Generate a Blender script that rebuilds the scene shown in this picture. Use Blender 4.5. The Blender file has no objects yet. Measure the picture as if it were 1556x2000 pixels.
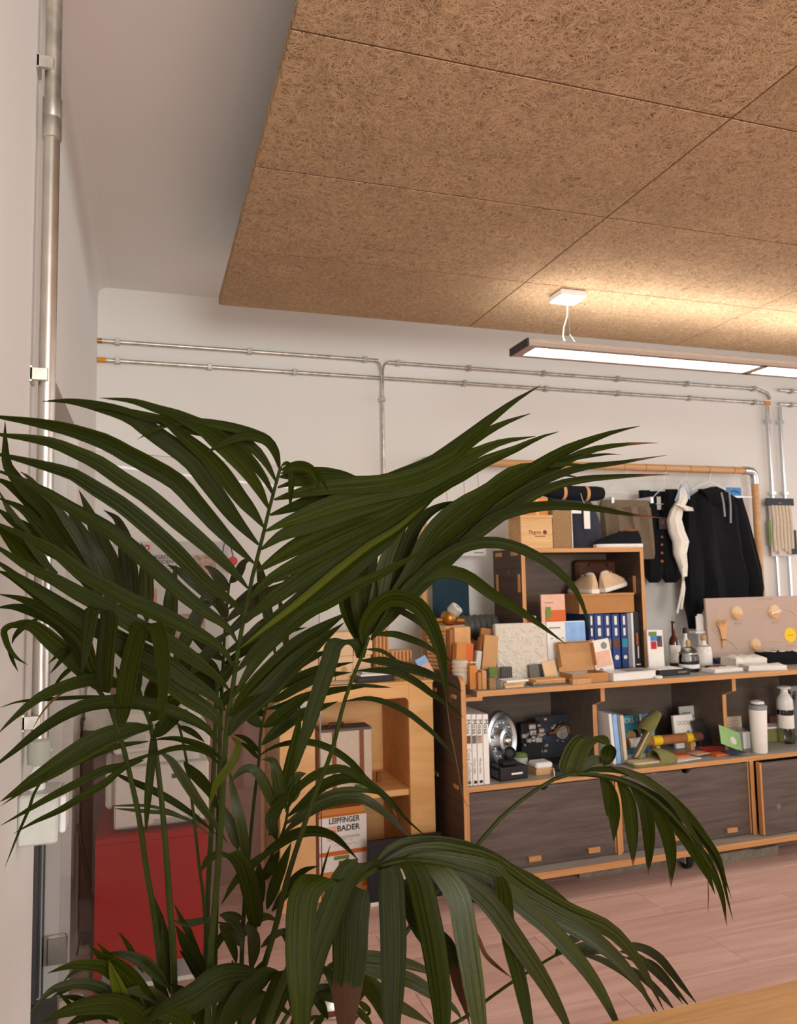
import bpy, bmesh, math, random
from mathutils import Vector, Matrix
R = math.radians
random.seed(7)
scene = bpy.context.scene
COL = scene.collection

# ------------------------------------------------------------------ camera
FPX = 1514.873                       # focal length in pixels of the 1556x2000 frame
YAW, PITCH, ROLL, EYE = R(18.146), R(4.978), R(-1.107), 1.40
_f = Vector((math.sin(YAW)*math.cos(PITCH), math.cos(YAW)*math.cos(PITCH), math.sin(PITCH)))
_r0 = Vector((math.cos(YAW), -math.sin(YAW), 0)); _u0 = _r0.cross(_f)
_r = _r0*math.cos(ROLL) + _u0*math.sin(ROLL); _u = -_r0*math.sin(ROLL) + _u0*math.cos(ROLL)
CAM = Vector((0, 0, EYE))
cam_d = bpy.data.cameras.new('camera'); cam = bpy.data.objects.new('camera', cam_d); COL.objects.link(cam)
cam_d.sensor_fit = 'VERTICAL'; cam_d.sensor_height = 34.6; cam_d.lens = FPX/2000*34.6
cam_d.clip_start = 0.02; cam_d.clip_end = 60
m = Matrix.Identity(4)
for i in range(3):
    m[i][0], m[i][1], m[i][2], m[i][3] = _r[i], _u[i], -_f[i], CAM[i]
cam.matrix_world = m
cam_d.dof.use_dof = True; cam_d.dof.focus_distance = 1.45; cam_d.dof.aperture_fstop = 9.0
scene.camera = cam

# ------------------------------------------------------------------ world, daylight, exposure
world = bpy.data.worlds.new('world'); scene.world = world; world.use_nodes = True
bg = world.node_tree.nodes['Background']; bg.inputs[0].default_value = (0.86, 0.92, 1.0, 1); bg.inputs[1].default_value = 0.55
def area(name, loc, size, power, colour, rot):
    d = bpy.data.lights.new(name, 'AREA'); d.shape = 'RECTANGLE'; d.size, d.size_y = size
    d.energy = power; d.color = colour
    o = bpy.data.objects.new(name, d); COL.objects.link(o); o.location = loc; o.rotation_euler = rot
    return o
# daylight entering through the window wall far to the right and fill from an unseen window added behind the camera
area('daylight_side', (6.42, 0.4, 1.7), (5.6, 1.9), 44, (0.90, 0.96, 1.0), (R(90), 0, R(90)))
area('rear_fill', (0.80, -2.95, 1.75), (1.5, 1.6), 92, (1.0, 0.985, 0.955), (R(90), 0, 0))
vs = scene.view_settings
vs.view_transform = 'Standard'; vs.look = 'None'; vs.gamma = 1; vs.use_curve_mapping = False; vs.exposure = 0.75

# ------------------------------------------------------------------ picture point -> place in the room
def ray(x, y): return _f + _r*((x-778)/FPX) - _u*((y-1000)/FPX)
def onz(x, y, z): d = ray(x, y); return CAM + d*((z-EYE)/d.z)
def ony(x, y, Y): d = ray(x, y); return CAM + d*(Y/d.y)
def onx(x, y, X): d = ray(x, y); return CAM + d*(X/d.x)
def dep(x, y, d): return CAM + ray(x, y)*d

# ------------------------------------------------------------------ materials
MATS = {}
def _new(name):
    mt = bpy.data.materials.new(name); mt.use_nodes = True
    nt = mt.node_tree; b = nt.nodes['Principled BSDF']; MATS[name] = mt
    return mt, nt, b
def N(nt, typ, **kw):
    n = nt.nodes.new(typ)
    for k, v in kw.items():
        if k in n.inputs.keys() if isinstance(k, str) else False: n.inputs[k].default_value = v
        else: setattr(n, k, v)
    return n
def srgb(h):
    if isinstance(h, str):
        c = [int(h[i:i+2], 16)/255 for i in (0, 2, 4)]
        return tuple(x/12.92 if x <= .04045 else ((x+.055)/1.055)**2.4 for x in c) + (1,)
    return tuple(h) + (1,)
def ramp(nt, stops):
    n = nt.nodes.new('ShaderNodeValToRGB'); e = n.color_ramp.elements
    while len(e) < len(stops): e.new(0.5)
    for el, (p, c) in zip(e, stops): el.position = p; el.color = c
    return n
def plain(name, col, rough=.6, metal=0, var=.06, scale=30, bump=0.0, bscale=200, emit=0, spec=.5, trans=0, coat=0, objvar=0):
    """colour with a slight cloudy variation and optional fine relief"""
    mt, nt, b = _new(name); c = srgb(col)
    tc = nt.nodes.new('ShaderNodeTexCoord')
    nz = N(nt, 'ShaderNodeTexNoise', Scale=scale, Detail=4.0)
    nt.links.new(tc.outputs['Object'], nz.inputs['Vector'])
    rp = ramp(nt, [(.3, tuple(x*(1-var) for x in c[:3])+(1,)), (.7, tuple(min(1, x*(1+var)) for x in c[:3])+(1,))])
    nt.links.new(nz.outputs['Fac'], rp.inputs[0]); out = rp.outputs[0]
    if objvar:
        oi = nt.nodes.new('ShaderNodeObjectInfo'); hs = nt.nodes.new('ShaderNodeHueSaturation')
        mr = N(nt, 'ShaderNodeMapRange'); mr.inputs['To Min'].default_value = 1-objvar; mr.inputs['To Max'].default_value = 1+objvar
        nt.links.new(oi.outputs['Random'], mr.inputs['Value']); nt.links.new(mr.outputs[0], hs.inputs['Value'])
        nt.links.new(out, hs.inputs['Color']); out = hs.outputs[0]
    nt.links.new(out, b.inputs['Base Color'])
    b.inputs['Roughness'].default_value = rough; b.inputs['Metallic'].default_value = metal
    b.inputs['Specular IOR Level'].default_value = spec
    if trans: b.inputs['Transmission Weight'].default_value = trans
    if coat: b.inputs['Coat Weight'].default_value = coat
    if emit:
        b.inputs['Emission Color'].default_value = c; b.inputs['Emission Strength'].default_value = emit
    if bump:
        n2 = N(nt, 'ShaderNodeTexNoise', Scale=bscale, Detail=3.0); nt.links.new(tc.outputs['Object'], n2.inputs['Vector'])
        bp = N(nt, 'ShaderNodeBump', Strength=bump, Distance=.004)
        nt.links.new(n2.outputs['Fac'], bp.inputs['Height']); nt.links.new(bp.outputs[0], b.inputs['Normal'])
    return mt
def wood(name, dark, light, grain=(2, 40, 40), rough=.5, bump=.15, objvar=.0, knots=0, coat=0):
    """long stretched grain; the first number of grain is the scale along the fibre"""
    mt, nt, b = _new(name)
    tc = nt.nodes.new('ShaderNodeTexCoord'); mp = nt.nodes.new('ShaderNodeMapping'); mp.inputs['Scale'].default_value = grain
    oi = nt.nodes.new('ShaderNodeObjectInfo'); ad = N(nt, 'ShaderNodeVectorMath', operation='MULTIPLY_ADD')
    ad.inputs[1].default_value = (37, 23, 11)
    cb = nt.nodes.new('ShaderNodeCombineXYZ')
    for k in range(3): nt.links.new(oi.outputs['Random'], cb.inputs[k])
    nt.links.new(cb.outputs[0], ad.inputs[0]); nt.links.new(tc.outputs['Object'], ad.inputs[2])
    nt.links.new(ad.outputs[0], mp.inputs['Vector'])
    nz = N(nt, 'ShaderNodeTexNoise', Scale=1.0, Detail=6.0, Roughness=.62, Distortion=.6); nt.links.new(mp.outputs[0], nz.inputs['Vector'])
    d, l = srgb(dark), srgb(light)
    rp = ramp(nt, [(.28, d), (.72, l)]); nt.links.new(nz.outputs['Fac'], rp.inputs[0]); out = rp.outputs[0]
    if objvar:
        hs = nt.nodes.new('ShaderNodeHueSaturation'); mr = N(nt, 'ShaderNodeMapRange')
        mr.inputs['To Min'].default_value = 1-objvar; mr.inputs['To Max'].default_value = 1+objvar
        nt.links.new(oi.outputs['Random'], mr.inputs['Value']); nt.links.new(mr.outputs[0], hs.inputs['Value'])
        nt.links.new(out, hs.inputs['Color']); out = hs.outputs[0]
    if knots:
        vo = N(nt, 'ShaderNodeTexVoronoi', Scale=knots); nt.links.new(ad.outputs[0], vo.inputs['Vector'])
        r2 = ramp(nt, [(0, (1, 1, 1, 1)), (.09, (0, 0, 0, 1))]); nt.links.new(vo.outputs['Distance'], r2.inputs[0])
        mx = N(nt, 'ShaderNodeMix', data_type='RGBA'); nt.links.new(r2.outputs[0], mx.inputs[0])
        nt.links.new(out, mx.inputs[6]); mx.inputs[7].default_value = tuple(min(1, x*1.9) for x in l[:3])+(1,); out = mx.outputs[2]
    nt.links.new(out, b.inputs['Base Color']); b.inputs['Roughness'].default_value = rough
    if coat: b.inputs['Coat Weight'].default_value = coat
    if bump:
        bp = N(nt, 'ShaderNodeBump', Strength=bump, Distance=.002)
        nt.links.new(nz.outputs['Fac'], bp.inputs['Height']); nt.links.new(bp.outputs[0], b.inputs['Normal'])
    return mt
def M(n): return MATS[n]

plain('wall_paint', 'E6E3DD', .85, var=.015, scale=2, bump=.05, bscale=60)
plain('ceiling_paint', 'E8E4DF', .9, var=.02, scale=2, bump=.12, bscale=40)
plain('white_metal', 'E6E4E0', .45)
plain('white_gloss', 'E2E1DD', .3)
plain('white_plastic', 'BFC0B8', .4)
plain('grey_plastic', 'A9AEA0', .5)
plain('steel', 'D2CEC6', .34, 1, var=.12, scale=12)
plain('zinc', 'C9C4BA', .42, 1, var=.25, scale=25)
plain('bright_steel', 'D5D8DA', .3, 1, var=.05)
plain('dark_alu', '6A6A6C', .4, .4)
plain('brown_alu', 'B8ACA0', .45)
plain('copper', 'B87A50', .35, 1, var=.2)
plain('lamp_grey', 'B5A495', .5, .1, var=.03)
plain('lamp_end', '3A3531', .6)
plain('red_lacquer', 'A40004', .45, var=.03, spec=.2)
plain('printer_white', 'D9D3C9', .5, var=.02)
plain('black_plastic', '16171A', .45)
plain('black_matte', '121214', .75)
plain('black_cloth', '101216', .9, var=.3, scale=14, bump=.25, bscale=300, spec=.25)
plain('navy_cloth', '2E323E', .9, var=.12, scale=60, bump=.3, bscale=500)
plain('khaki_cloth', '71624F', .9, var=.1, scale=40, bump=.3, bscale=400)
plain('white_cloth', 'E9E4DA', .9, var=.05, scale=20, bump=.3, bscale=90)
plain('cream_cloth', 'D8C9B4', .9, var=.06, scale=60, bump=.2, bscale=300)
plain('suede', 'D2B38E', .9, var=.08, scale=40, bump=.2, bscale=300)
plain('felt_green', '7C7A46', .95, var=.12, scale=80, bump=.35, bscale=400)
plain('felt_cream', 'C9B793', .95, var=.08, scale=80, bump=.3, bscale=400)
plain('rubber_white', 'E8E6E0', .6)
plain('cardboard', 'B9824C', .8, var=.05, scale=20, objvar=.06)
plain('kraft', 'C79763', .8, var=.05, scale=30, objvar=.08)
plain('paper', 'EDEAE4', .7, var=.02, objvar=.03)
plain('paper_grey', 'C9C6C0', .7, var=.03, objvar=.05)
plain('print_black', '1B1A1A', .7, var=0)
plain('print_grey', '8A8782', .7, var=0)
plain('print_red', 'C0202C', .7, var=0)
plain('print_orange', 'D4672B', .7, var=.03)
plain('print_brown', '6B4432', .7, var=.05)
plain('print_green', '6E8A3C', .7, var=.05)
plain('print_teal', '2E8FA8', .7, var=.1, scale=20)
plain('print_blue', '3F86C4', .6, var=.2, scale=25)
plain('sky_blue', '8FB9EA', .6, var=.15, scale=20)
plain('print_peach', 'E7B79E', .7, var=.08)
plain('print_yellow', 'F3CB0A', .6, var=.02)
plain('print_pink', 'C87F77', .7, var=.2, scale=40)
plain('photo_warm', 'A98A76', .6, var=.5, scale=45)
plain('navy_binder', '23407E', .5, var=.05, objvar=.12)
plain('navy_dark', '070E18', .5, var=.05)
plain('grey_binder', '8E9196', .5)
plain('charcoal', '2B2C30', .6)
plain('teal_board', '173848', .8, var=.12, scale=50, bump=.2, bscale=300)
plain('plaster', 'DDD6C8', .95, var=.05, scale=40, bump=1.0, bscale=120)
plain('cork', '9A7A54', .95, var=.35, scale=160, bump=.8, bscale=200)
plain('felt_grey', '6D6A62', .95, var=.1, scale=80)
plain('moss', '6C8440', .95, var=.3, scale=120, bump=1.0, bscale=200)
plain('stone', '8C8576', .95, var=.2, scale=40, bump=.8, bscale=80)
plain('clay', 'A66A3A', .85, var=.1, scale=30, bump=.3, bscale=90)
plain('clay_light', 'D9A671', .85, var=.08, scale=30, bump=.3, bscale=90, objvar=.08)
plain('pale_block', 'E6C39A', .8, var=.05, scale=12, bump=.1, bscale=120, objvar=.05)
plain('orange_card', 'D38843', .75, var=.06, scale=8, objvar=.05)
plain('brass', 'B0793A', .4, .9, var=.15, scale=20)
plain('pvc_grey', '4C504B', .55)
plain('amber_bottle', '4A2410', .12, var=.05, coat=.5)
plain('dark_liquid', '120C08', .1, coat=.5)
plain('cork_stop', 'C49A6C', .9)
plain('board_beige', 'BDA596', .8, var=.03, scale=8)
plain('board_line', 'D3B183', .8, var=.05)
plain('pinkish_board', '8E6B5F', .7, var=.06, scale=4)
plain('pcb', '161E2C', .45, var=.4, scale=90, bump=.3, bscale=150)
plain('pcb_chip', '2D3036', .4)
plain('tin', 'B4B2AC', .35, .8, var=.3, scale=60)
plain('wicker', 'A88156', .9, var=.25, scale=90, bump=.5, bscale=150)
plain('brown_leather', '5A2E18', .5, var=.15)
plain('gap_shade', '5E4029', .95)  # brown that stands in for shade between the raft boards
wood('dark_oak', '3A2114', '5A331C', (30, 30, 3), .4, .08)
plain('tan_strap', '8A5024', .6)
plain('amber_glass', '5A2B0E', .2, var=.1)
plain('green_card', '9CCB84', .6, var=.05)
plain('soil', '2A1D13', 1, var=.4, scale=60, bump=1, bscale=80)
plain('pot_grey', '6A6A68', .7)
plain('rubber_black', '17171A', .8)
plain('caster_grey', '8F8E8A', .5)
plain('orange_fitting', 'E08A24', .5)
plain('cable_dark', '2A211C', .6)
plain('heart_red', 'C4141A', .6)
plain('jeans_blue', '2A3A5A', .9)
wood('ply_face', '4A3E39', '6E615B', (3, 40, 40), .6, .1, knots=5)
wood('ply_inner', '5C5047', '756658', (3, 30, 30), .7, .1)
wood('ply_side', '3A2A22', '5A463B', (12, 3, 40), .6, .12, knots=4)
wood('ply_edge', 'B57C46', 'DDA76E', (4, 4, 260), .65, .1)
wood('ply_edge_v', 'B57C46', 'DDA76E', (200, 30, 3), .65, .1)
wood('shelf_top', '8E867D', 'A79F96', (3, 40, 40), .5, .05)
wood('birch', 'DEA563', 'F3C27F', (3, 14, 14), .5, .06)
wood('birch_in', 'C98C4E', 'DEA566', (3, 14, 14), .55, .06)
wood('pine_box', 'C99A62', 'E2BC85', (3, 20, 50), .6, .08)
wood('bamboo', 'C08E5B', 'D7A877', (1.5, 30, 30), .5, .05)
wood('oak', 'B57E40', 'D3A364', (4, 60, 60), .4, .12, objvar=.06)
wood('floor_wood', 'D2A699', 'F0CEC2', (1.6, 22, 30), .42, .06, objvar=.07)
wood('dark_amber_wood', '3B1E10', '5B3018', (3, 14, 14), .5, .05)
wood('block_wood', 'B98A58', 'D8AE7C', (30, 30, 4), .7, .15, objvar=.08)

def glass_mat(name, col=(1, 1, 1), rough=0.0, tint=.96):
    """thin clear sheet: mostly straight-through light with a mirror coat"""
    mt, nt, b = _new(name); nt.nodes.remove(b)
    out = nt.nodes['Material Output']; tr = nt.nodes.new('ShaderNodeBsdfTransparent'); gl = nt.nodes.new('ShaderNodeBsdfGlossy')
    tr.inputs[0].default_value = tuple(c*tint for c in col)+(1,); gl.inputs['Roughness'].default_value = rough
    fr = N(nt, 'ShaderNodeFresnel', IOR=1.44); mx = nt.nodes.new('ShaderNodeMixShader')
    nt.links.new(fr.outputs[0], mx.inputs[0]); nt.links.new(tr.outputs[0], mx.inputs[1]); nt.links.new(gl.outputs[0], mx.inputs[2])
    nt.links.new(mx.outputs[0], out.inputs['Surface'])
    return mt
glass_mat('clear_glass'); glass_mat('bottle_glass', (.9, .93, .92), .02, .9)
def emit_mat(name, col, strength):
    mt, nt, b = _new(name); nt.nodes.remove(b); e = N(nt, 'ShaderNodeEmission', Strength=strength)
    e.inputs[0].default_value = col+(1,); nt.links.new(e.outputs[0], nt.nodes['Material Output'].inputs['Surface'])
    return mt
emit_mat('lamp_diffuser', (1.0, .985, .96), 4.6)
emit_mat('lamp_uplight', (1.0, .97, .92), 7.0)

def wool_mat():
    """wood-wool board: tangled pale strands over dark gaps"""
    mt, nt, b = _new('wood_wool')
    tc = nt.nodes.new('ShaderNodeTexCoord'); oi = nt.nodes.new('ShaderNodeObjectInfo')
    ad = N(nt, 'ShaderNodeVectorMath', operation='MULTIPLY_ADD'); ad.inputs[1].default_value = (31, 17, 7)
    cb = nt.nodes.new('ShaderNodeCombineXYZ')
    for k in range(3): nt.links.new(oi.outputs['Random'], cb.inputs[k])
    nt.links.new(cb.outputs[0], ad.inputs[0]); nt.links.new(tc.outputs['Object'], ad.inputs[2])
    wn = N(nt, 'ShaderNodeTexNoise', Scale=9.0, Detail=2.0); nt.links.new(ad.outputs[0], wn.inputs['Vector'])
    wv = N(nt, 'ShaderNodeVectorMath', operation='MULTIPLY_ADD'); wv.inputs[1].default_value = (.09, .09, 0)
    nt.links.new(wn.outputs['Color'], wv.inputs[0]); nt.links.new(ad.outputs[0], wv.inputs[2])
    last = None
    for k, (ang, sx, sy) in enumerate(((0, 34, 480), (37, 38, 520), (74, 32, 470), (108, 40, 500), (146, 34, 490))):
        mp = nt.nodes.new('ShaderNodeMapping'); mp.inputs['Rotation'].default_value = (0, 0, R(ang))
        mp.inputs['Location'].default_value = (k*1.7, k*.9, 0)
        nt.links.new(wv.outputs[0], mp.inputs['Vector'])
        m2 = N(nt, 'ShaderNodeVectorMath', operation='MULTIPLY'); m2.inputs[1].default_value = (sx, sy, 1); nt.links.new(mp.outputs[0], m2.inputs[0])
        nz = N(nt, 'ShaderNodeTexNoise', Scale=1.0, Detail=1.0); nt.links.new(m2.outputs[0], nz.inputs['Vector'])
        rp = ramp(nt, [(.47, (0, 0, 0, 1)), (.66, (1, 1, 1, 1))]); nt.links.new(nz.outputs['Fac'], rp.inputs[0])
        if last is None: last = rp.outputs[0]
        else:
            mx = N(nt, 'ShaderNodeMath', operation='MAXIMUM'); nt.links.new(last, mx.inputs[0]); nt.links.new(rp.outputs[0], mx.inputs[1]); last = mx.outputs[0]
    cr = ramp(nt, [(.0, srgb('553A24')), (.45, srgb('A48463')), (1, srgb('C8A986'))]); nt.links.new(last, cr.inputs[0])
    big = N(nt, 'ShaderNodeTexNoise', Scale=5.0, Detail=3.0); nt.links.new(ad.outputs[0], big.inputs['Vector'])
    hs = nt.nodes.new('ShaderNodeHueSaturation'); mr = N(nt, 'ShaderNodeMapRange'); mr.inputs['To Min'].default_value = .82; mr.inputs['To Max'].default_value = 1.16
    nt.links.new(big.outputs['Fac'], mr.inputs['Value']); nt.links.new(mr.outputs[0], hs.inputs['Value']); nt.links.new(cr.outputs[0], hs.inputs['Color'])
    nt.links.new(hs.outputs[0], b.inputs['Base Color']); b.inputs['Roughness'].default_value = .95; b.inputs['Specular IOR Level'].default_value = .15
    bp = N(nt, 'ShaderNodeBump', Strength=.55, Distance=.003); nt.links.new(last, bp.inputs['Height']); nt.links.new(bp.outputs[0], b.inputs['Normal'])
wool_mat()

def leaf_mat(name, dark, light, tip=None, tip_at=.8, rough=.44, trans=.2, spec=.09):
    """palm leaflet: fine lengthwise ribs, slight light-through, optional withered tip"""
    mt, nt, b = _new(name)
    uv = nt.nodes.new('ShaderNodeUVMap'); mp = nt.nodes.new('ShaderNodeMapping'); mp.inputs['Scale'].default_value = (22, .5, 1)
    nt.links.new(uv.outputs[0], mp.inputs['Vector'])
    oi = nt.nodes.new('ShaderNodeObjectInfo'); ad = N(nt, 'ShaderNodeVectorMath', operation='ADD'); nt.links.new(mp.outputs[0], ad.inputs[0])
    cb = nt.nodes.new('ShaderNodeCombineXYZ'); ml = N(nt, 'ShaderNodeMath', operation='MULTIPLY'); ml.inputs[1].default_value = 50
    nt.links.new(oi.outputs['Random'], ml.inputs[0])
    for k in range(3): nt.links.new(ml.outputs[0], cb.inputs[k])
    nt.links.new(cb.outputs[0], ad.inputs[1])
    nz = N(nt, 'ShaderNodeTexNoise', Scale=1.0, Detail=4.0, Roughness=.6); nt.links.new(ad.outputs[0], nz.inputs['Vector'])
    rp = ramp(nt, [(.34, tuple(.35*c for c in srgb(dark)[:3])+(1,)), (.46, srgb(dark)), (.70, srgb(light))]); nt.links.new(nz.outputs['Fac'], rp.inputs[0])
    hs = nt.nodes.new('ShaderNodeHueSaturation'); mr = N(nt, 'ShaderNodeMapRange'); mr.inputs['To Min'].default_value = .78; mr.inputs['To Max'].default_value = 1.22
    nt.links.new(oi.outputs['Random'], mr.inputs['Value']); nt.links.new(mr.outputs[0], hs.inputs['Value']); nt.links.new(rp.outputs[0], hs.inputs['Color'])
    out = hs.outputs[0]
    if tip:
        sp = nt.nodes.new('ShaderNodeSeparateXYZ'); nt.links.new(uv.outputs[0], sp.inputs[0])
        n3 = N(nt, 'ShaderNodeTexNoise', Scale=9.0); nt.links.new(uv.outputs[0], n3.inputs['Vector'])
        m3 = N(nt, 'ShaderNodeMath', operation='MULTIPLY_ADD'); m3.inputs[1].default_value = .12; nt.links.new(n3.outputs['Fac'], m3.inputs[0]); nt.links.new(sp.outputs[1], m3.inputs[2])
        r3 = ramp(nt, [(tip_at+.05, (0, 0, 0, 1)), (tip_at+.08, (1, 1, 1, 1))]); nt.links.new(m3.outputs[0], r3.inputs[0])
        mx = N(nt, 'ShaderNodeMix', data_type='RGBA'); nt.links.new(r3.outputs[0], mx.inputs[0]); nt.links.new(out, mx.inputs[6])
        mx.inputs[7].default_value = srgb(tip); out = mx.outputs[2]
    nt.links.new(out, b.inputs['Base Color']); b.inputs['Roughness'].default_value = rough; b.inputs['Specular IOR Level'].default_value = spec
    bp = N(nt, 'ShaderNodeBump', Strength=.5, Distance=.002); nt.links.new(nz.outputs['Fac'], bp.inputs['Height']); nt.links.new(bp.outputs[0], b.inputs['Normal'])
    tl = nt.nodes.new('ShaderNodeBsdfTranslucent'); h2 = nt.nodes.new('ShaderNodeHueSaturation'); h2.inputs['Value'].default_value = 1.6; h2.inputs['Saturation'].default_value = 1.1
    nt.links.new(out, h2.inputs['Color']); nt.links.new(h2.outputs[0], tl.inputs[0])
    ms = nt.nodes.new('ShaderNodeMixShader'); ms.inputs[0].default_value = trans
    nt.links.new(b.outputs[0], ms.inputs[1]); nt.links.new(tl.outputs[0], ms.inputs[2]); nt.links.new(ms.outputs[0], nt.nodes['Material Output'].inputs['Surface'])
leaf_mat('leaf', '1E2400', '333C00')
leaf_mat('leaf_blue', '242A08', '434919', rough=.34, spec=.28)
leaf_mat('leaf_young', '3A420A', '585A0A')
leaf_mat('leaf_tip', '1F2502', '353D04', tip='6A4428', tip_at=.915)
leaf_mat('leaf_wither', '1C2204', '30380C', tip='3E2818', tip_at=.62)
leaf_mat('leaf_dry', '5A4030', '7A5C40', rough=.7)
plain('stalk', '252D04', .55, spec=.15, var=.15, scale=30)

# ------------------------------------------------------------------ mesh helpers
class MB:
    """collects boxes, tubes, lathes and lofts, then links them as ONE mesh object"""
    def __init__(s): s.v, s.f, s.uv = [], [], None
    def add(s, vs, fs):
        o = len(s.v); s.v += [Vector(p) for p in vs]; s.f += [tuple(i+o for i in f) for f in fs]; return s
    def box(s, x0, x1, y0, y1, z0, z1, b=0.0, M4=None):
        if b <= 0:
            vs = [(x, y, z) for z in (z0, z1) for y in (y0, y1) for x in (x0, x1)]
            fs = [(0, 2, 3, 1), (4, 5, 7, 6), (0, 1, 5, 4), (2, 6, 7, 3), (0, 4, 6, 2), (1, 3, 7, 5)]
        else:                                   # small chamfer on every edge
            bm = bmesh.new(); bmesh.ops.create_cube(bm, size=1)
            for v in bm.verts: v.co = Vector((x0+(x1-x0)*(v.co.x+.5), y0+(y1-y0)*(v.co.y+.5), z0+(z1-z0)*(v.co.z+.5)))
            bmesh.ops.bevel(bm, geom=bm.edges[:], offset=min(b, .45*min(x1-x0, y1-y0, z1-z0)), segments=1, profile=.5, affect='EDGES')
            bm.verts.index_update(); vs = [v.co.copy() for v in bm.verts]; fs = [[v.index for v in f.verts] for f in bm.faces]; bm.free()
        if M4 is not None: vs = [M4 @ Vector(p) for p in vs]
        return s.add(vs, fs)
    def tube(s, pts, r, n=10, cap=True):
        pts = [Vector(p) for p in pts]; k = len(pts); rs = r if isinstance(r, (list, tuple)) else [r]*k
        rings, ref = [], None
        for i, p in enumerate(pts):
            t = (pts[min(i+1, k-1)]-pts[max(i-1, 0)]).normalized()
            if ref is None: ref = Vector((0, 0, 1)) if abs(t.z) < .9 else Vector((1, 0, 0))
            a = (ref - t*ref.dot(t)).normalized(); c = t.cross(a); ref = a
            rings.append([p + (a*math.cos(q*2*math.pi/n) + c*math.sin(q*2*math.pi/n))*rs[i] for q in range(n)])
        return s.loft(rings, cap)
    def loft(s, rings, cap=True, closed=True):
        n = len(rings[0]); vs = [p for rg in rings for p in rg]; fs = []
        for i in range(len(rings)-1):
            for q in range(n if closed else n-1):
                a, b_ = i*n+q, i*n+(q+1) % n; fs.append((a, b_, b_+n, a+n))
        if cap and closed: fs += [tuple(range(n-1, -1, -1)), tuple(range((len(rings)-1)*n, len(rings)*n))]
        return s.add(vs, fs)
    def lathe(s, prof, c=(0, 0, 0), n=24, axis='z', M4=None):
        rings = []
        for r, h in prof:
            rg = []
            for q in range(n):
                a = q*2*math.pi/n; x, y = r*math.cos(a), r*math.sin(a)
                p = Vector((x, y, h)) if axis == 'z' else Vector((x, h, -y)) if axis == 'y' else Vector((h, x, y))
                rg.append((M4 @ p if M4 is not None else p) + Vector(c))
            rings.append(rg)
        return s.loft(rings)
    def prism(s, poly, lo, hi, axis='y'):
        """outline (two coordinates) pushed between lo and hi along the axis"""
        def P(u, v, w): return {'y': (u, w, v), 'x': (w, u, v), 'z': (u, v, w)}[axis]
        n = len(poly); vs = [P(u, v, lo) for u, v in poly] + [P(u, v, hi) for u, v in poly]
        fs = [tuple(range(n)), tuple(range(2*n-1, n-1, -1))] + [(q, (q+1) % n+0, (q+1) % n+n, q+n) for q in range(n)]
        return s.add(vs, fs)
    def blob(s, c, r, n=10, m_=7):
        c = Vector(c); rings = []
        for i in range(m_+1):
            a = math.pi*i/m_; a = min(max(a, .05), math.pi-.05)
            rings.append([c + Vector((r[0]*math.sin(a)*math.cos(q*2*math.pi/n), r[1]*math.sin(a)*math.sin(q*2*math.pi/n), -r[2]*math.cos(a))) for q in range(n)])
        return s.loft(rings)
    def build(s, name, mat, parent=None, smooth=False, loc=None):
        me = bpy.data.meshes.new(name); me.from_pydata([tuple(p) for p in s.v], [], s.f)
        bm = bmesh.new(); bm.from_mesh(me); bmesh.ops.recalc_face_normals(bm, faces=bm.faces); bm.to_mesh(me); bm.free()
        if s.uv:
            L = me.uv_layers.new(name='UVMap')
            for lp in me.loops: L.data[lp.index].uv = s.uv[lp.vertex_index]
        if smooth:
            for p in me.polygons: p.use_smooth = True
            try: me.set_sharp_from_angle(angle=R(40))
            except Exception: pass
        me.materials.append(M(mat) if isinstance(mat, str) else mat)
        o = bpy.data.objects.new(name, me); COL.objects.link(o)
        if parent is not None: o.parent = parent
        if loc is not None: o.location = loc
        return o

def tag(o, label, cat, group=None, kind=None):
    if label: o['label'] = label
    if cat: o['category'] = cat
    if group: o['group'] = group
    if kind: o['kind'] = kind
    return o
def thing(name, label, cat, loc=(0, 0, 0), yaw=0.0, group=None, lean=0.0):
    """Empty at the thing's base; lean tips it backwards about its own x axis"""
    o = bpy.data.objects.new(name, None); COL.objects.link(o); o.empty_display_size = .05
    o.location = loc; o.rotation_euler = (-lean, 0, yaw)
    return tag(o, label, cat, group)
def struct(o): o['kind'] = 'structure'; return o
def copy_tree(o, parent=None):
    c = o.copy(); COL.objects.link(c); c.parent = parent
    for ch in list(o.children): copy_tree(ch, c)
    return c
def letters(body, size, loc, parent, mat='print_black', rot=(R(90), 0, 0), align='LEFT', name='lettering', sx=1.0, bold=.0):
    cu = bpy.data.curves.new(name, 'FONT'); cu.body = body; cu.size = size; cu.align_x = align; cu.extrude = .0003; cu.offset = size*bold
    cu.materials.append(M(mat)); o = bpy.data.objects.new(name, cu); COL.objects.link(o); o.parent = parent
    o.location = loc; o.rotation_euler = rot; o.scale = (sx, 1, 1)
    return o
def part(name, mat, parent, x0, x1, y0, y1, z0, z1, b=0.0): return MB().box(x0, x1, y0, y1, z0, z1, b).build(name, mat, parent)
def place(x0, x1, ytop, ybot, zb, Y=None):
    """pixel span of an upright thing standing at height zb -> base centre, width, height"""
    xm = (x0+x1)/2
    if Y is None: Y = onz(xm, ybot, zb).y
    a, b_ = ony(x0, ybot, Y).x, ony(x1, ybot, Y).x; h = ony(xm, ytop, Y).z - zb
    return Vector(((a+b_)/2, Y, zb)), b_-a, h
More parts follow.
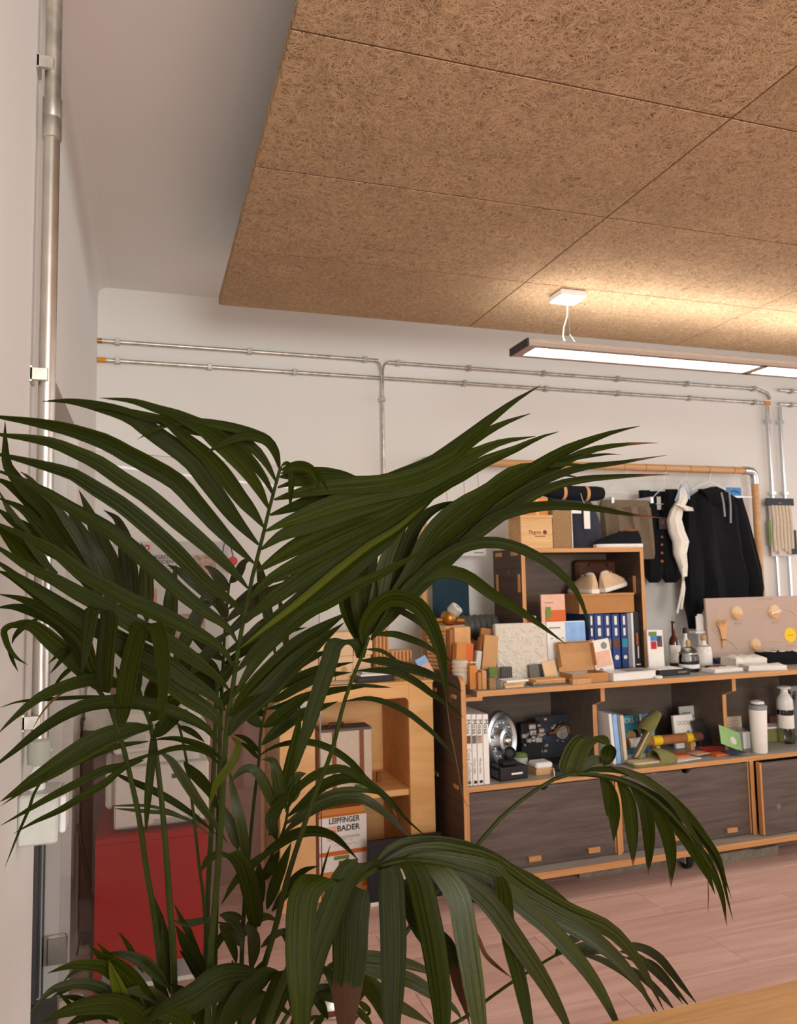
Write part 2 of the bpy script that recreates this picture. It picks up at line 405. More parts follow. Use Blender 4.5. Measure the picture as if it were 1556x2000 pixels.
def slab(name, label, cat, x0, x1, ytop, ybot, zb, t, mat, Y=None, yaw=0, lean=0, group=None, b=.002, main='body'):
    """upright board, book or carton: local x centred, y from the front (0) back to t, z from 0 to h"""
    loc, w, h = place(x0, x1, ytop, ybot, zb, Y)
    w /= max(.3, math.cos(yaw)); h /= math.cos(lean)
    r_ = thing(name, label, cat, loc+Vector((0, 0, .0006+math.sin(abs(lean))*(t if lean > 0 else 0))), yaw, group, lean)
    part(main, mat, r_, -w/2, w/2, 0, t, 0, h, b)
    return r_, w, h
def ell(cx, cy, z, rx, ry, n=16, fold=0, k=5, ph=0.0):
    return [Vector((cx + rx*math.cos(a)*(1+fold*math.sin(k*a+ph)), cy + ry*math.sin(a)*(1+fold*math.sin(k*a+ph)), z)) for a in [q*2*math.pi/n for q in range(n)]]

# ------------------------------------------------------------------ the room
XL, YB, ZC = -0.237, 4.10, 2.91
XR, YR = 6.5, -3.0
# floor of laminate planks, each its own piece on a screed slab
fl = struct(MB().box(XL-.2, XR+.1, YR-.1, YB+.1, -.12, -.010).build('floor', 'felt_grey'))
PW, PL = .2335, 1.2
plank_me = None; k = 0
rows = int((YB-YR)/PW)+1
y_top = 3.09 + 5*PW
for i in range(rows+1):
    y1 = y_top - i*PW; y0 = y1 - PW
    off = {5: 2.08, 6: 2.659, 7: 2.085, 8: 1.525}.get(i, 2.08 + (i*.43) % PL)
    x = off - math.ceil((off-XL)/PL)*PL
    while x < XR:
        a, b_ = max(x, XL), min(x+PL, XR); c, d = max(y0, YR), min(y1, YB)
        if b_-a > .02 and d-c > .01:
            full = abs((b_-a)-PL) < 1e-6 and abs((d-c)-PW) < 1e-6
            if full and plank_me is not None:
                o = bpy.data.objects.new('plank', plank_me); COL.objects.link(o); o.parent = fl
            else:
                g = .0008
                o = MB().box(-(b_-a)/2+g, (b_-a)/2-g, -(d-c)/2+g, (d-c)/2-g, -.012, 0, .0012).build('plank', 'floor_wood', fl)
                if full: plank_me = o.data
            o.location = ((a+b_)/2, (c+d)/2, 0); k += 1
        x += PL
struct(MB().box(XL-.35, XR+.2, YR-.2, YB+.2, ZC, ZC+.15).build('ceiling', 'ceiling_paint'))
struct(MB().box(XL-.35, XR+.2, YB, YB+.2, -.12, ZC).build('wall_back', 'wall_paint'))
# left wall with the door opening between DY0 and DY1; the part nearer the camera stands a little proud
DY0, DY1, DZ = 2.02, 3.045, 1.96
wl = MB()
wl.box(XL-.35, XL+.012, YR-.2, 1.84, -.12, ZC); wl.box(XL-.35, XL, 1.84, DY0, -.12, ZC)
wl.box(XL-.35, XL, DY1, YB, -.12, ZC); wl.box(XL-.35, XL, DY0, DY1, DZ, ZC)
struct(wl.build('wall_left', 'wall_paint'))
cove = MB(); q = .05                                        # rounded plaster fillet where the wall meets the ceiling
cove.prism([(XL, ZC), (XL+q, ZC), (XL+q*.45, ZC-q*.13), (XL+q*.13, ZC-q*.45), (XL, ZC-q)], 1.85, YB, 'y')
struct(cove.build('trim_1', 'wall_paint'))
def window_wall(name, n0, horizontal, fixed, lo, hi, thick):
    """wall with a row of big windows; the openings are real, the frames and panes are their own structure"""
    mb = MB(); z0, z1 = .75, 2.65; cnt = 3; pier = .35; w = (hi-lo-pier*(cnt+1))/cnt
    def bx(a, b_, c, d): mb.box(a, b_, fixed, fixed+thick, c, d) if horizontal else mb.box(fixed, fixed+thick, a, b_, c, d)
    bx(lo, hi, -.12, z0); bx(lo, hi, z1, ZC)
    for i in range(cnt+1): bx(lo+i*(w+pier), lo+i*(w+pier)+pier, z0, z1)
    struct(mb.build(name, 'wall_paint'))
    for i in range(cnt):
        a = lo+pier+i*(w+pier); e = bpy.data.objects.new('window_%d' % (n0+i), None); COL.objects.link(e); struct(e)
        fr = MB(); gl = MB(); fm = fixed+thick/2
        def b2(mb2, u0, u1, t, c, d): mb2.box(u0, u1, fm-t, fm+t, c, d) if horizontal else mb2.box(fm-t, fm+t, u0, u1, c, d)
        for u0, u1, c, d in ((a, a+w, z0, z0+.06), (a, a+w, z1-.06, z1), (a, a+.06, z0+.06, z1-.06), (a+w-.06, a+w, z0+.06, z1-.06), (a+w/2-.03, a+w/2+.03, z0+.06, z1-.06)):
            b2(fr, u0, u1, .035, c, d)
        fr.build('window_frame', 'white_metal', e)
        for u0, u1 in ((a+.06, a+w/2-.03), (a+w/2+.03, a+w-.06)):
            g2 = MB(); b2(g2, u0, u1, .004, z0+.06, z1-.06); g2.build('pane', 'clear_glass', e)
wr_ = MB(); wr_.box(XL-.35, -.05, YR-.2, YR, -.12, ZC); wr_.box(1.65, XR+.2, YR-.2, YR, -.12, ZC); wr_.box(-.05, 1.65, YR-.2, YR, -.12, .9); wr_.box(-.05, 1.65, YR-.2, YR, 2.6, ZC)
struct(wr_.build('wall_rear', 'wall_paint'))
w9 = struct(thing('window_9', None, None, (.8, YR-.1, .9)))  # unseen window, added to go with the rear fill light
f9 = MB()
for a, b_, c, d in ((-.85, .85, 0, .06), (-.85, .85, 1.64, 1.70), (-.85, -.79, .06, 1.64), (.79, .85, .06, 1.64), (-.03, .03, .06, 1.64)): f9.box(a, b_, -.035, .035, c, d)
f9.build('window_frame', 'white_metal', w9)
for a, b_ in ((-.79, -.03), (.03, .79)): part('pane', 'clear_glass', w9, a, b_, -.004, .004, .06, 1.64)
window_wall('wall_right', 1, False, XR, YR, YB, .2)

# wood-wool raft: every board a piece of its own, a hair apart, thin backing frame above
RX, RY, RZ, PWX, PWY, PT = .296, 3.385, 2.615, 1.190, .5945, .035
raft = bpy.data.objects.new('acoustic_ceiling', None); COL.objects.link(raft); raft.location = (RX, RY, RZ)
tag(raft, 'tan wood-wool acoustic board raft hung below the white ceiling', 'ceiling panels', kind='structure')
pm = None
for i in range(5):
    for j in range(10):
        if pm is None:
            o = MB().box(-PWX/2+.0022, PWX/2-.0022, -PWY/2+.0022, PWY/2-.0022, 0, PT, .0018).build('board', 'wood_wool', raft); pm = o.data
        else:
            o = bpy.data.objects.new('board', pm); COL.objects.link(o); o.parent = raft
        o.location = ((i+.5)*PWX, -(j+.5)*PWY, 0)
fr = MB()
for j in range(6): fr.box(.1, 5*PWX-.1, -.3-j*1.18-.03, -.3-j*1.18+.03, PT+.0021, PT+.04)
for i in range(4):
    for j in range(3): fr.box(.6+i*1.5-.01, .6+i*1.5+.01, -.31-j*2.36, -.29-j*2.36, PT+.04, ZC-RZ)
fr.build('hanger_frame', 'zinc', raft)
js = MB()  # dark strips laid into the board gaps to paint their shade
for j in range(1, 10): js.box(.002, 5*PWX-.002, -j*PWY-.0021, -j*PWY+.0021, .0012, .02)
js.build('row_gap_shade', 'gap_shade', raft); js = MB()
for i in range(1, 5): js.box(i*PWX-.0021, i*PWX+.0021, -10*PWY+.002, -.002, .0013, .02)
js.build('column_gap_shade', 'gap_shade', raft)
part('light_block_sheet', 'black_matte', raft, .004, 5*PWX-.004, -10*PWY+.004, -.004, PT+.0012, PT+.0019)  # black sheet added to stop light leaking through and keep the gaps dark

# ------------------------------------------------------------------ door in the left wall, pipe, switch box
d1 = struct(thing('door_1', None, None, (XL, (DY0+DY1)/2, 0)))
hy = (DY1-DY0)/2
part('leaf', 'brown_alu', d1, -.16, -.115, -hy+.05, hy-.05, .01, DZ-.05)
part('glass_panel', 'white_gloss', d1, -.118, -.112, -hy+.12, hy-.12, .12, DZ-.14)
f = MB(); f.box(-.17, -.10, hy-.05, hy, 0, DZ); f.box(-.17, -.10, -hy, -hy+.05, 0, DZ); f.box(-.17, -.10, -hy+.05, hy-.05, DZ-.05, DZ)
f.build('door_frame', 'dark_alu', d1)
s_ = MB()
for a in (-.100, -.088): s_.box(a, a+.006, hy-.012, hy-.001, .0, DZ-.02)
s_.build('seal_strip', 'dark_alu', d1)
hg = part('strike_plate', 'steel', d1, -.088, -.012, hy-.012, hy-.0005, .10, .20, .002)
part('cover', 'steel', d1, -.070, -.006, hy-.026, hy-.012, .105, .195, .003)

# glass door leaf standing open into the room, lock case at its free edge
gd = struct(thing('door_2', None, None, (-.205, 2.312, 0), R(18.3)))
GW = .80; GZ = ony(617, 915, 2.56).z
part('glass_leaf', 'clear_glass', gd, 0, GW, -.004, .004, .012, GZ)
lk = part('lock_case', 'bright_steel', gd, GW-.165, GW, -.014, .014, .965, 1.012, .003)
MB().tube([(GW-.05, -.014, .985), (GW-.05, -.05, .985), (GW-.06, -.055, .985), (GW-.16, -.055, .985)], .008, 8).build('lever', 'bright_steel', gd, True)
for z_ in (.25,): part('hinge', 'steel', gd, 0, .06, -.012, .012, z_, z_+.07, .002)
px_, py_ = -.195, 1.715                                     # upright zinc conduit on the left wall
pipe = thing('wall_conduit', 'thick galvanised upright conduit on the left wall beside the door', 'conduit', (px_, py_, 1.08))
MB().tube([(0, 0, 0), (0, 0, 2.35-1.08-.001)], .0165, 16).build('lower_tube', 'steel', pipe, True)
MB().tube([(0, 0, 2.37-1.08), (0, 0, ZC-1.08-.01)], .0165, 16).build('upper_tube', 'zinc', pipe, True)
MB().lathe([(.0165, 1.262), (.0195, 1.264), (.0195, 1.306), (.0188, 1.308), (.0195, 1.310), (.0195, 1.352), (.0165, 1.354)], n=18).build('coupling', 'zinc', pipe, True)
for zc in (2.50, 1.83, 1.135):
    cl = MB().box(XL-px_+.0125, .004, -.026, -.0145, zc-1.08-.013, zc-1.08+.013, .001)
    cl.box(XL-px_+.0125, XL-px_+.017, -.026, .02, zc-1.08-.016, zc-1.08+.016)
    co = cl.build('clamp', 'zinc', pipe)
MB().lathe([(.0165, -.012), (.0215, -.010), (.0225, .01), (.0225, .035), (.019, .038), (.0165, .04)], (0, 0, -.018), n=14).build('end_fitting', 'grey_plastic', pipe, True)
bx_ = ony(70, 1590, 1.66)
sw = thing('switch_box', 'pale grey surface-mounted switch box below the upright conduit', 'switch box', (XL+.013, 1.66, .958))
part('housing', 'white_plastic', sw, 0, .070, 0, .10, -.048, .046, .004)
part('rocker', 'white_gloss', sw, .0705, .082, .02, .085, -.035, .036, .003)
part('lid', 'white_plastic', sw, .0702, .075, .005, .095, .0365, .0445, .001)
cb_ = MB()
for dx, dy in ((0, 0), (.012, .004)):
    cb_.tube([(.018+dx, .05+dy, .046), (.020+dx, .05+dy, .075), (.030+dx, .052+dy, .10), (.040+dx*.5, .055, .122)], .007, 8)
cb_.build('cable_sleeve', 'white_gloss', sw, True)
MB().lathe([(.016, .0455), (.016, .055), (.012, .060)], (.026, .052, 0), 12).build('gland', 'white_gloss', sw, True)

# ------------------------------------------------------------------ conduits on the back wall
def conduit(label, pts, r=.0105, clips=(), fit=None, mat='zinc'):
    """metal tube on the wall with saddle clips; pts are world points"""
    base = Vector(pts[0]); t = thing('wall_conduit', label, 'conduit', base)
    MB().tube([Vector(p)-base for p in pts], r, 10).build('tube', mat, t, True)
    for c in clips:
        c = Vector(c)-base; horiz = abs(pts[-1][0]-pts[0][0]) > abs(pts[-1][2]-pts[0][2])
        cb2 = MB()
        if horiz: cb2.box(c.x-.012, c.x+.012, -.004-r, .0205, c.z-r-.006, c.z+r+.006, .002)
        else: cb2.box(c.x-r-.006, c.x+r+.006, -.004-r, .0205, c.z-.012, c.z+.012, .002)
        cb2.build('clip', mat, t)
    for p, m2, r2, L in (fit or ()):
        p = Vector(p)-base; MB().tube([p-Vector((L/2, 0, 0)), p+Vector((L/2, 0, 0))], r2, 10).build('end_sleeve', m2, t, True)
    return t
yc = YB-.021
def wp(x, y): return ony(x, y, yc)
def zl(X, za): return Vector((X, yc, za))
zU, zL_ = 2.625, 2.527
xT = wp(742, 712).x
conduit('upper horizontal conduit on the back wall, left of the tee', [zl(XL+.004, zU), zl(wp(738, 710).x, zU)], clips=[zl(wp(x, 690).x, zU) for x in (229, 487, 712)], fit=[(zl(XL+.013, zU), 'copper', .0125, .02)])
conduit('lower long horizontal conduit on the back wall, orange sleeve at its left end', [zl(XL+.004, zL_), zl(wp(1490, 788).x, zL_)], clips=[zl(wp(x, 740).x, zL_) for x in (229, 409, 575, 906, 1065, 1205, 1345, 1470)], fit=[(zl(XL+.022, zL_), 'orange_fitting', .0128, .04), (zl(wp(1497, 788).x, zL_), 'orange_fitting', .0128, .05)])
conduit('upper horizontal conduit on the back wall, right of the tee', [zl(wp(757, 712).x, zU-.006), zl(wp(1478, 760).x, zU-.006), zl(wp(1497, 765).x, zU-.03), zl(wp(1503, 772).x, zU-.07)], clips=[zl(wp(x, 735).x, zU-.006) for x in (778, 916, 1061, 1205, 1340, 1470)])
yd = yc-.022
t_ = conduit('thin vertical conduit dropping from the tee in the back wall conduits', [(xT+.004, yd, 2.44), (xT+.004, yd, 1.1)], r=.009, clips=[(xT+.004, yd, 2.40)])
MB().tube([(-.03, .02, .18), (-.012, .005, .165), (-.004, 0, .12), (-.002, 0, .02), (0, 0, -.01)], .0055, 8).build('bent_wire', 'zinc', t_, True)
MB().tube([(.03, .02, .175), (.014, .005, .155), (.006, 0, .12), (.004, 0, .02), (0, 0, -.01)], .0055, 8).build('bent_wire', 'zinc', t_, True)
for xa, nm in ((1497, 'left'), (1521, 'right')):
    X_ = wp(xa, 800).x
    conduit('%s of the two vertical conduits right of the clothes rack' % nm, [(X_, yc-.004, zL_-.02), (X_, yc-.004, 1.0)], r=.012, clips=[(X_, yc-.004, 2.40), (X_, yc-.004, 1.92)], mat='bright_steel')
conduit('short upper conduit leaving the picture at the right edge', [zl(wp(1521, 763).x, zU-.004), zl(XR-.01, zU-.004)], clips=[zl(wp(1545, 764).x, zU-.004)])
conduit('short lower conduit leaving the picture at the right edge', [zl(wp(1521, 789).x, zL_), zl(XR-.01, zL_)], clips=[zl(wp(1545, 789).x, zL_)])

# ------------------------------------------------------------------ pendant lamps
def pendant(label, x0, x1, yc_, zt, zr):
    t = thing('pendant_lamp', label, 'lamp', (x0, yc_, zt), group='long pendant lamps under the board raft')
    L = x1-x0; hw, hh = .083, .032
    h = MB(); h.box(0.008, L-.008, -hw, -hw+.012, -hh, 0, .001); h.box(.008, L-.008, hw-.012, hw, -hh, 0, .001)
    h.box(.008, .05, -hw+.012, hw-.012, -hh, 0); h.box(L-.05, L-.008, -hw+.012, hw-.012, -hh, 0)
    nd = max(1, round((L-.08)/1.18)); w = (L-.1)/nd
    for i in range(1, nd): h.box(.05+i*w-.022, .05+i*w+.022, -hw+.012, hw-.012, -hh, 0)
    for yy in (-hw+.012, hw-.026): h.box(.05, L-.05, yy, yy+.014, -hh, -hh+.012)
    h.build('housing', 'lamp_grey', t)
    for yy in (-hw-.0004,): 
        g = MB()
        for zz in (-.008, -.014): g.box(.01, L-.01, yy, yy+.002, zz-.001, zz)
        g.build('groove_line', 'white_metal', t)
    for xx in (0, L-.008): part('end_cap', 'lamp_end', t, xx, xx+.008, -hw, hw, -hh, 0)
    for i in range(nd):
        a = .05+i*w+(.022 if i else 0); b_ = .05+(i+1)*w-(.022 if i < nd-1 else 0)
        part('diffuser', 'lamp_diffuser', t, a, b_, -hw+.026, hw-.026, -hh+.004, -hh+.008)
        part('uplight', 'lamp_uplight', t, a, b_, -hw+.014, hw-.014, -.008, -.004)
    part('inner_tray', 'white_metal', t, .05, L-.05, -hw+.013, hw-.013, -.018, -.013)
    cans = [.245, L-.245]
    for cx in cans:
        c = part('canopy', 'white_metal', t, cx-.062, cx+.062, -.055, .055, zr-zt-.033, zr-zt-.0005, .006)
        MB().tube([(cx, 0, zr-zt-.03), (cx+.003, 0, .06), (cx-.04, 0, -.001)], .0012, 5).build('wire', 'bright_steel', t)
        MB().tube([(cx+.003, 0, .06), (cx+.05, 0, -.001)], .0012, 5).build('wire', 'bright_steel', t)
        MB().tube([(cx-.002, 0, zr-zt-.03), (cx-.004, .004, .14), (cx-.022, .004, .09), (cx-.028, .004, .05), (cx-.018, .002, .02), (cx-.012, 0, -.001)], .0032, 6).build('cable', 'white_gloss', t, True)
    return t
pendant('long pendant lamp in view with two lit panels and dark end cap', 1.477, 3.93, 2.857, 2.375, RZ)
pendant('long pendant lamp behind the camera, lighting the front of the room', 2.20, 4.65, -1.10, 2.375, RZ)
pendant('unseen long pendant lamp added as fill over the middle of the room, right of the camera', 2.60, 5.05, .88, 2.375, RZ)  # out of view, added to raise the general light in the room

# ------------------------------------------------------------------ long display shelf on casters
SX0, SX1, SY, SB = 1.312, 3.62, 3.18, 3.78
ZM, ZT, Z0 = .500, .905, .128          # middle shelf top, worktop top, base board top
T = .022
sh = thing('display_shelf', 'long low dark-stained plywood display shelf with pale plywood edges', 'shelf', (SX0, SY, 0))
def ply(name, x0, x1, y0, y1, z0, z1, mat, edge_front=True, emat='ply_edge'):
    """stained board with the pale layered edge as a strip of its own along the front"""
    o = MB().box(x0, x1, y0+(.003 if edge_front else 0), y1, z0, z1).build(name, mat, sh)
    if edge_front: MB().box(x0, x1, y0, y0+.0029, z0, z1).build('front_edge', emat, o)
    return o
W = SX1-SX0; D = SB-SY; BW = .765
ply('base_board', -.02, W, -.065, D, Z0-.028, Z0, 'shelf_top')
ply('middle_board', T, W, 0, D, ZM-T, ZM, 'shelf_top')
ply('top_board', .075, W, 0, D, ZT-.024, ZT, 'shelf_top')
part('ledge', 'ply_edge', sh, T, .10, -.002, .09, ZT-.040, ZT-.024)
part('back_board', 'ply_inner', sh, T, W, D-.02, D-.002, Z0, ZT-.024)
sd = MB(); rr = .04                                          # left side, rounded upper front corner
poly = [(.003, Z0)] + [(.003+rr-rr*math.cos(a), ZT+.062-rr+rr*math.sin(a)) for a in [R(15*i) for i in range(7)]] + [(D, ZT+.062), (D, Z0)]
so = sd.prism(poly, 0, T, 'x').build('side_panel', 'ply_side', sh)
ed = [(0, Z0)] + [(rr-rr*math.cos(a), ZT+.0625-rr+rr*math.sin(a)) for a in [R(15*i) for i in range(7)]]
em = MB()
for (a, z), (b_, z2) in zip(ed[:-1], ed[1:]): em.add([(0, a, z), (T, a, z), (T, b_, z2), (0, b_, z2), (0, a+.003, z), (T, a+.003, z), (T, b_+.003, z2), (0, b_+.003, z2)], [(0, 1, 2, 3), (7, 6, 5, 4), (0, 4, 5, 1), (3, 2, 6, 7), (0, 3, 7, 4), (1, 5, 6, 2)])
em.build('front_edge', 'ply_edge_v', so)
for yy, zz in ((.055, ZT-.035), (.055, ZM-.02), (.30, ZM-.02), (.30, ZT-.035)): part('tenon', 'ply_edge', sh, -.0035, .0002, yy, yy+.05, zz, zz+.016)
for i in (1, 2, 3):
    X = i*BW-T/2
    if X > W: X = W-T
    pl = [(.004, Z0), (.004, ZM-T), (D-.02, ZM-T), (D-.02, Z0)]
    lo_ = MB().prism(pl, X, X+T, 'x').build('lower_divider', 'ply_side', sh)
    part('front_edge', 'ply_edge_v', lo_, X, X+T, .001, .004, Z0, ZM-T)
    up = [(.17, ZM), (.17, ZT-.125), (.16, ZT-.112), (.105, ZT-.105), (.095, ZT-.09), (.095, ZT-.024), (D-.02, ZT-.024), (D-.02, ZM)]
    uo = MB().prism(up, X, X+T, 'x').build('upper_divider', 'ply_inner', sh)
    e2 = MB().box(X, X+T, .1665, .1699, ZM, ZT-.128).box(X, X+T, .0915, .0949, ZT-.10, ZT-.024)
    e2.add([(X, .1699, ZT-.128), (X+T, .1699, ZT-.128), (X+T, .0949, ZT-.10), (X, .0949, ZT-.10), (X, .1665, ZT-.128), (X+T, .1665, ZT-.128), (X+T, .0915, ZT-.10), (X, .0915, ZT-.10)], [(0, 1, 2, 3), (7, 6, 5, 4), (0, 4, 5, 1), (1, 5, 6, 2), (2, 6, 7, 3), (3, 7, 4, 0)])
    e2.build('front_edge', 'ply_edge_v', uo)
for i in range(3):                                          # three flap fronts with finger notch and little stop blocks
    a = i*BW+(T+.012 if i == 0 else T/2+.018); b_ = min((i+1)*BW-T/2-.008, W-.02); yf = .012 if i < 2 else -.035
    zb, zt = Z0+.004, ZM-T-.008; mid = (a+b_)/2; n = 8
    arc = [(mid+.024*math.cos(t), zt-.020*math.sin(t)) for t in [math.pi*q/n for q in range(n+1)]]
    fo = MB().prism([(a, zb), (b_, zb), (b_, zt)] + arc + [(a, zt)], yf, yf+.02, 'y').build('flap', 'ply_face', sh)
    for xa in (a-.014, b_+.001): part('edge_strip', 'ply_edge_v', fo, xa, xa+.011, yf-.001, yf+.024, zb, zt+.004)
    for q in (.42, .84):
        xx = a+(b_-a)*q; part('stop_block', 'ply_edge', fo, xx-.03, xx+.03, yf-.012, yf-.0002, zb+.02, zb+.042, .001)
for cx, cy in ((.06, .02), (1.16, .02), (2.2, .02), (.06, D-.1), (1.16, D-.1), (2.2, D-.1)):
    ca = MB().box(cx-.03, cx+.03, cy, cy+.07, Z0-.038, Z0-.029).box(cx-.024, cx-.018, cy+.01, cy+.06, .03, Z0-.037).box(cx+.018, cx+.024, cy+.01, cy+.06, .03, Z0-.037)
    co = ca.build('caster', 'caster_grey', sh)
    MB().lathe([(.012, -.015), (.038, -.015), (.04, -.011), (.04, .011), (.038, .015), (.012, .015)], (cx, cy+.035, .0405), 18, 'x').build('wheel', 'rubber_black', co, True)
for (x0, x1, yb_, nm, yy) in ((1132, 1330, 1728, 'rough grey stone slab on the floor under the left half of the shelf', 3.30), (1405, 1520, 1680, 'rough grey stone slab on the floor right of the shelf caster', 3.22)):
    A, B = ony(x0, yb_, yy), ony(x1, yb_, yy); st = MB(); nx = 10; L_ = B.x-A.x
    rings = []
    for q in range(nx+1):
        u = -L_/2+L_*q/nx; j = lambda: random.uniform(-.004, .004)
        rings.append([Vector((u, 0+j(), 0)), Vector((u, .22+j(), 0)), Vector((u, .22+j(), .045+j())), Vector((u, .11, .047+j())), Vector((u, 0+j(), .045+j()))])
    st.loft(rings); tag(st.build('stone_slab', 'stone', loc=((A.x+B.x)/2, yy, .0005)), nm, 'stone slab', 'stone slabs under the shelf')

# ------------------------------------------------------------------ open box standing on the shelf
UX0, UX1, UY, UT = 1.762, 2.468, 3.45, 1.540
ub = thing('display_cube', 'dark plywood cube standing on the long shelf with pale edges', 'shelf box', (UX0, UY, ZT+.0005))
uw, uh, udp, ut = UX1-UX0, UT-ZT, .325, .020
def uply(name, x0, x1, y0, y1, z0, z1, mat, emat):
    o = MB().box(x0, x1, y0+.003, y1, z0, z1).build(name, mat, ub); MB().box(x0, x1, y0, y0+.0029, z0, z1).build('front_edge', emat, o); return o
uply('side_panel', 0, ut, 0, udp, 0, uh, 'ply_side', 'ply_edge_v'); uply('side_panel', uw-ut, uw, 0, udp, 0, uh-.002, 'ply_side', 'ply_edge_v')
tp = uply('top_panel', ut, uw-ut, 0, udp, uh-ut, uh, 'ply_face', 'ply_edge')
part('top_skin', 'ply_edge', tp, 0, uw-ut, .003, udp, uh, uh+.0012)
uply('bottom_panel', ut, uw-ut, 0, udp, 0, ut, 'ply_face', 'ply_edge')
part('back_panel', 'ply_inner', ub, ut, uw-ut, udp-.012, udp, ut, uh-ut)
for yy, z0, z1 in ((.02, .42, .51), (.02, .10, .19), (.27, .42, .51), (.27, .12, .21)): part('tenon', 'ply_edge', ub, -.003, .0002, yy, yy+.022, z0, z1)
for yy in (.04, .22): part('tenon', 'ply_edge', ub, -.003, .0002, yy, yy+.07, uh-.032, uh-.012)
part('tenon', 'ply_edge', ub, uw-ut-.003, uw-ut-.0002, .05, .07, .40, .49)
ZU = ZT+.0005+uh+.0014                                       # top of the cube
ZI = ZT+.0005+ut                                             # floor of the cube

# ------------------------------------------------------------------ birch cabinet left of the shelf
CY = 3.42; CX0, CX1, CZ = ony(545, 1560, CY).x, 1.264, .925
cb = thing('birch_cabinet', 'honey-coloured birch plywood cabinet with one open shelf', 'cabinet', (CX0, CY, 0))
cw, cd, ct = CX1-CX0, .42, .030; lw = .155; rw_ = .118
bd = MB(); zi, zs = .865, .455
bd.box(0, .03, 0, cd, 0, CZ).box(cw-.03, cw, 0, cd, 0, CZ).box(.03, cw-.03, 0, cd, CZ-.03, CZ).box(.03, cw-.03, cd-.015, cd, .04, CZ-.03).box(.03, cw-.03, 0, cd, .02, .05)
bd.build('carcass', 'birch', cb)
ff = MB(); ff.box(.0, lw, -.018, 0, 0.0, CZ, .002); ff.box(cw-rw_, cw, -.018, 0, 0, CZ, .002)
r_ = .022                                                   # front frame with rounded inner corner
ff.prism([(lw, zi)] + [(lw, CZ), (cw-rw_, CZ), (cw-rw_, zi-r_)] + [(cw-rw_-r_+r_*math.cos(t), zi-r_+r_*math.sin(t)) for t in [R(30*i) for i in range(1, 4)]] , -.018, 0, 'y')
ff.build('front_frame', 'birch', cb)
part('top', 'birch', cb, -.004, cw+.004, -.022, cd, CZ, CZ+.012, .003)
part('shelf_board', 'birch', cb, .03, cw-.03, .006, cd-.016, zs-.028, zs, .002)
part('inner_wall', 'birch_in', cb, lw-.02, lw, .0005, cd-.016, .05, zi)
part('inner_wall', 'birch_in', cb, cw-rw_, cw-rw_+.018, .0005, cd-.016, .05, zi)
part('wood_peg', 'tan_strap', cb, cw-.22, cw-.20, .16, .18, zs, zs+.045)
CT = CZ+.0125

# ------------------------------------------------------------------ red pedestal, printer and the corner by the door
rx0, rx1, ry = -.148, .217, 2.85
rd = thing('red_pedestal', 'glossy red pedestal carrying the white printer', 'pedestal', ((rx0+rx1)/2, ry, 0)); w2 = (rx1-rx0)/2; zr = .556
part('front_panel', 'red_lacquer', rd, -w2, w2, 0, .018, .135, zr-.02)
part('top_panel', 'red_lacquer', rd, -w2, w2, 0, .42, zr-.0195, zr, .002)
for s in (-1, 1): part('side_panel', 'red_lacquer', rd, min(s*w2, s*(w2-.018)), max(s*w2, s*(w2-.018)), .0185, .42, .135, zr-.02)
for s in (-1, 1):
    for y0 in (0, .4): part('leg', 'red_lacquer', rd, min(s*w2, s*(w2-.02)), max(s*w2, s*(w2-.02)), y0, y0+.02, 0, .1345)
part('lower_shelf', 'white_gloss', rd, -w2+.021, w2-.021, .03, .40, .05, .065)
pl_, pw, ph = place(222, 408, 1400, 1632, zr, 2.895)
pr = thing('printer', 'white multifunction printer standing on the red pedestal', 'printer', (pl_.x, 2.895, zr+.0006), R(2)); pw2 = pw/2; ph = .395
part('body', 'printer_white', pr, -pw2, pw2, 0, .36, .012, .215, .006)
part('feet', 'black_plastic', pr, -pw2+.02, pw2-.02, .02, .34, 0, .0118)
part('paper_drawer', 'printer_white', pr, -pw2+.004, pw2-.004, -.006, -.0005, .02, .20, .003)
part('drawer_handle', 'black_plastic', pr, .03, .105, -.009, -.0062, .168, .184, .002)
part('output_bay', 'printer_white', pr, -pw2+.03, pw2-.03, .04, .34, .2155, .262, .002)
part('slot', 'grey_plastic', pr, -.03, pw2-.03, -.008, -.0064, .02, .036, .002)
part('scanner_lid', 'printer_white', pr, -pw2-.004, pw2+.004, -.004, .36, .2625, .335, .008)
part('side_wedge', 'printer_white', pr, -pw2-.028, -pw2-.0005, .05, .3, .07, .215, .01)
part('feeder', 'printer_white', pr, -pw2+.03, pw2-.02, .08, .34, .3355, ph, .012)
part('control_panel', 'paper_grey', pr, -pw2+.005, -pw2+.1, -.0065, -.0042, .28, .325, .002)
part('button', 'print_grey', pr, -pw2+.06, -pw2+.085, -.0085, -.0067, .296, .303)
# wicker basket with crumpled white sheet on a small stand by the door
bs = thing('corner_cabinet', 'dark brown wooden cabinet in the corner behind the red pedestal', 'cabinet', (-.232, 3.36, 0))
part('carcass', 'dark_oak', bs, 0, .36, .02, .42, .06, .862, .003); part('plinth', 'black_matte', bs, .01, .35, .04, .40, 0, .0595)
for k in range(2): part('door', 'dark_oak', bs, .004+.179*k, .175+.179*k, 0, .0195, .07, .855, .003)
part('top', 'dark_oak', bs, -.003, .364, -.005, .424, .8625, .88, .002)
bk = thing('wicker_basket', 'small wicker basket in the corner left of the printer', 'basket', (-.10, 3.60, .881))
MB().lathe([(.05, 0), (.065, .06), (.078, .12), (.072, .12), (.060, .062), (.045, .008)], n=20).build('weave', 'wicker', bk, True)
ct_ = MB(); rg = []
for i in range(9):
    z = -.16+i*.03; rg.append([Vector((.055*math.cos(a)*(1-.06*i)*(1+.18*math.sin(5*a+i)), .02*math.sin(a)*(1+.3*math.sin(3*a+i*1.3)), z)) for a in [q*2*math.pi/14 for q in range(14)]])
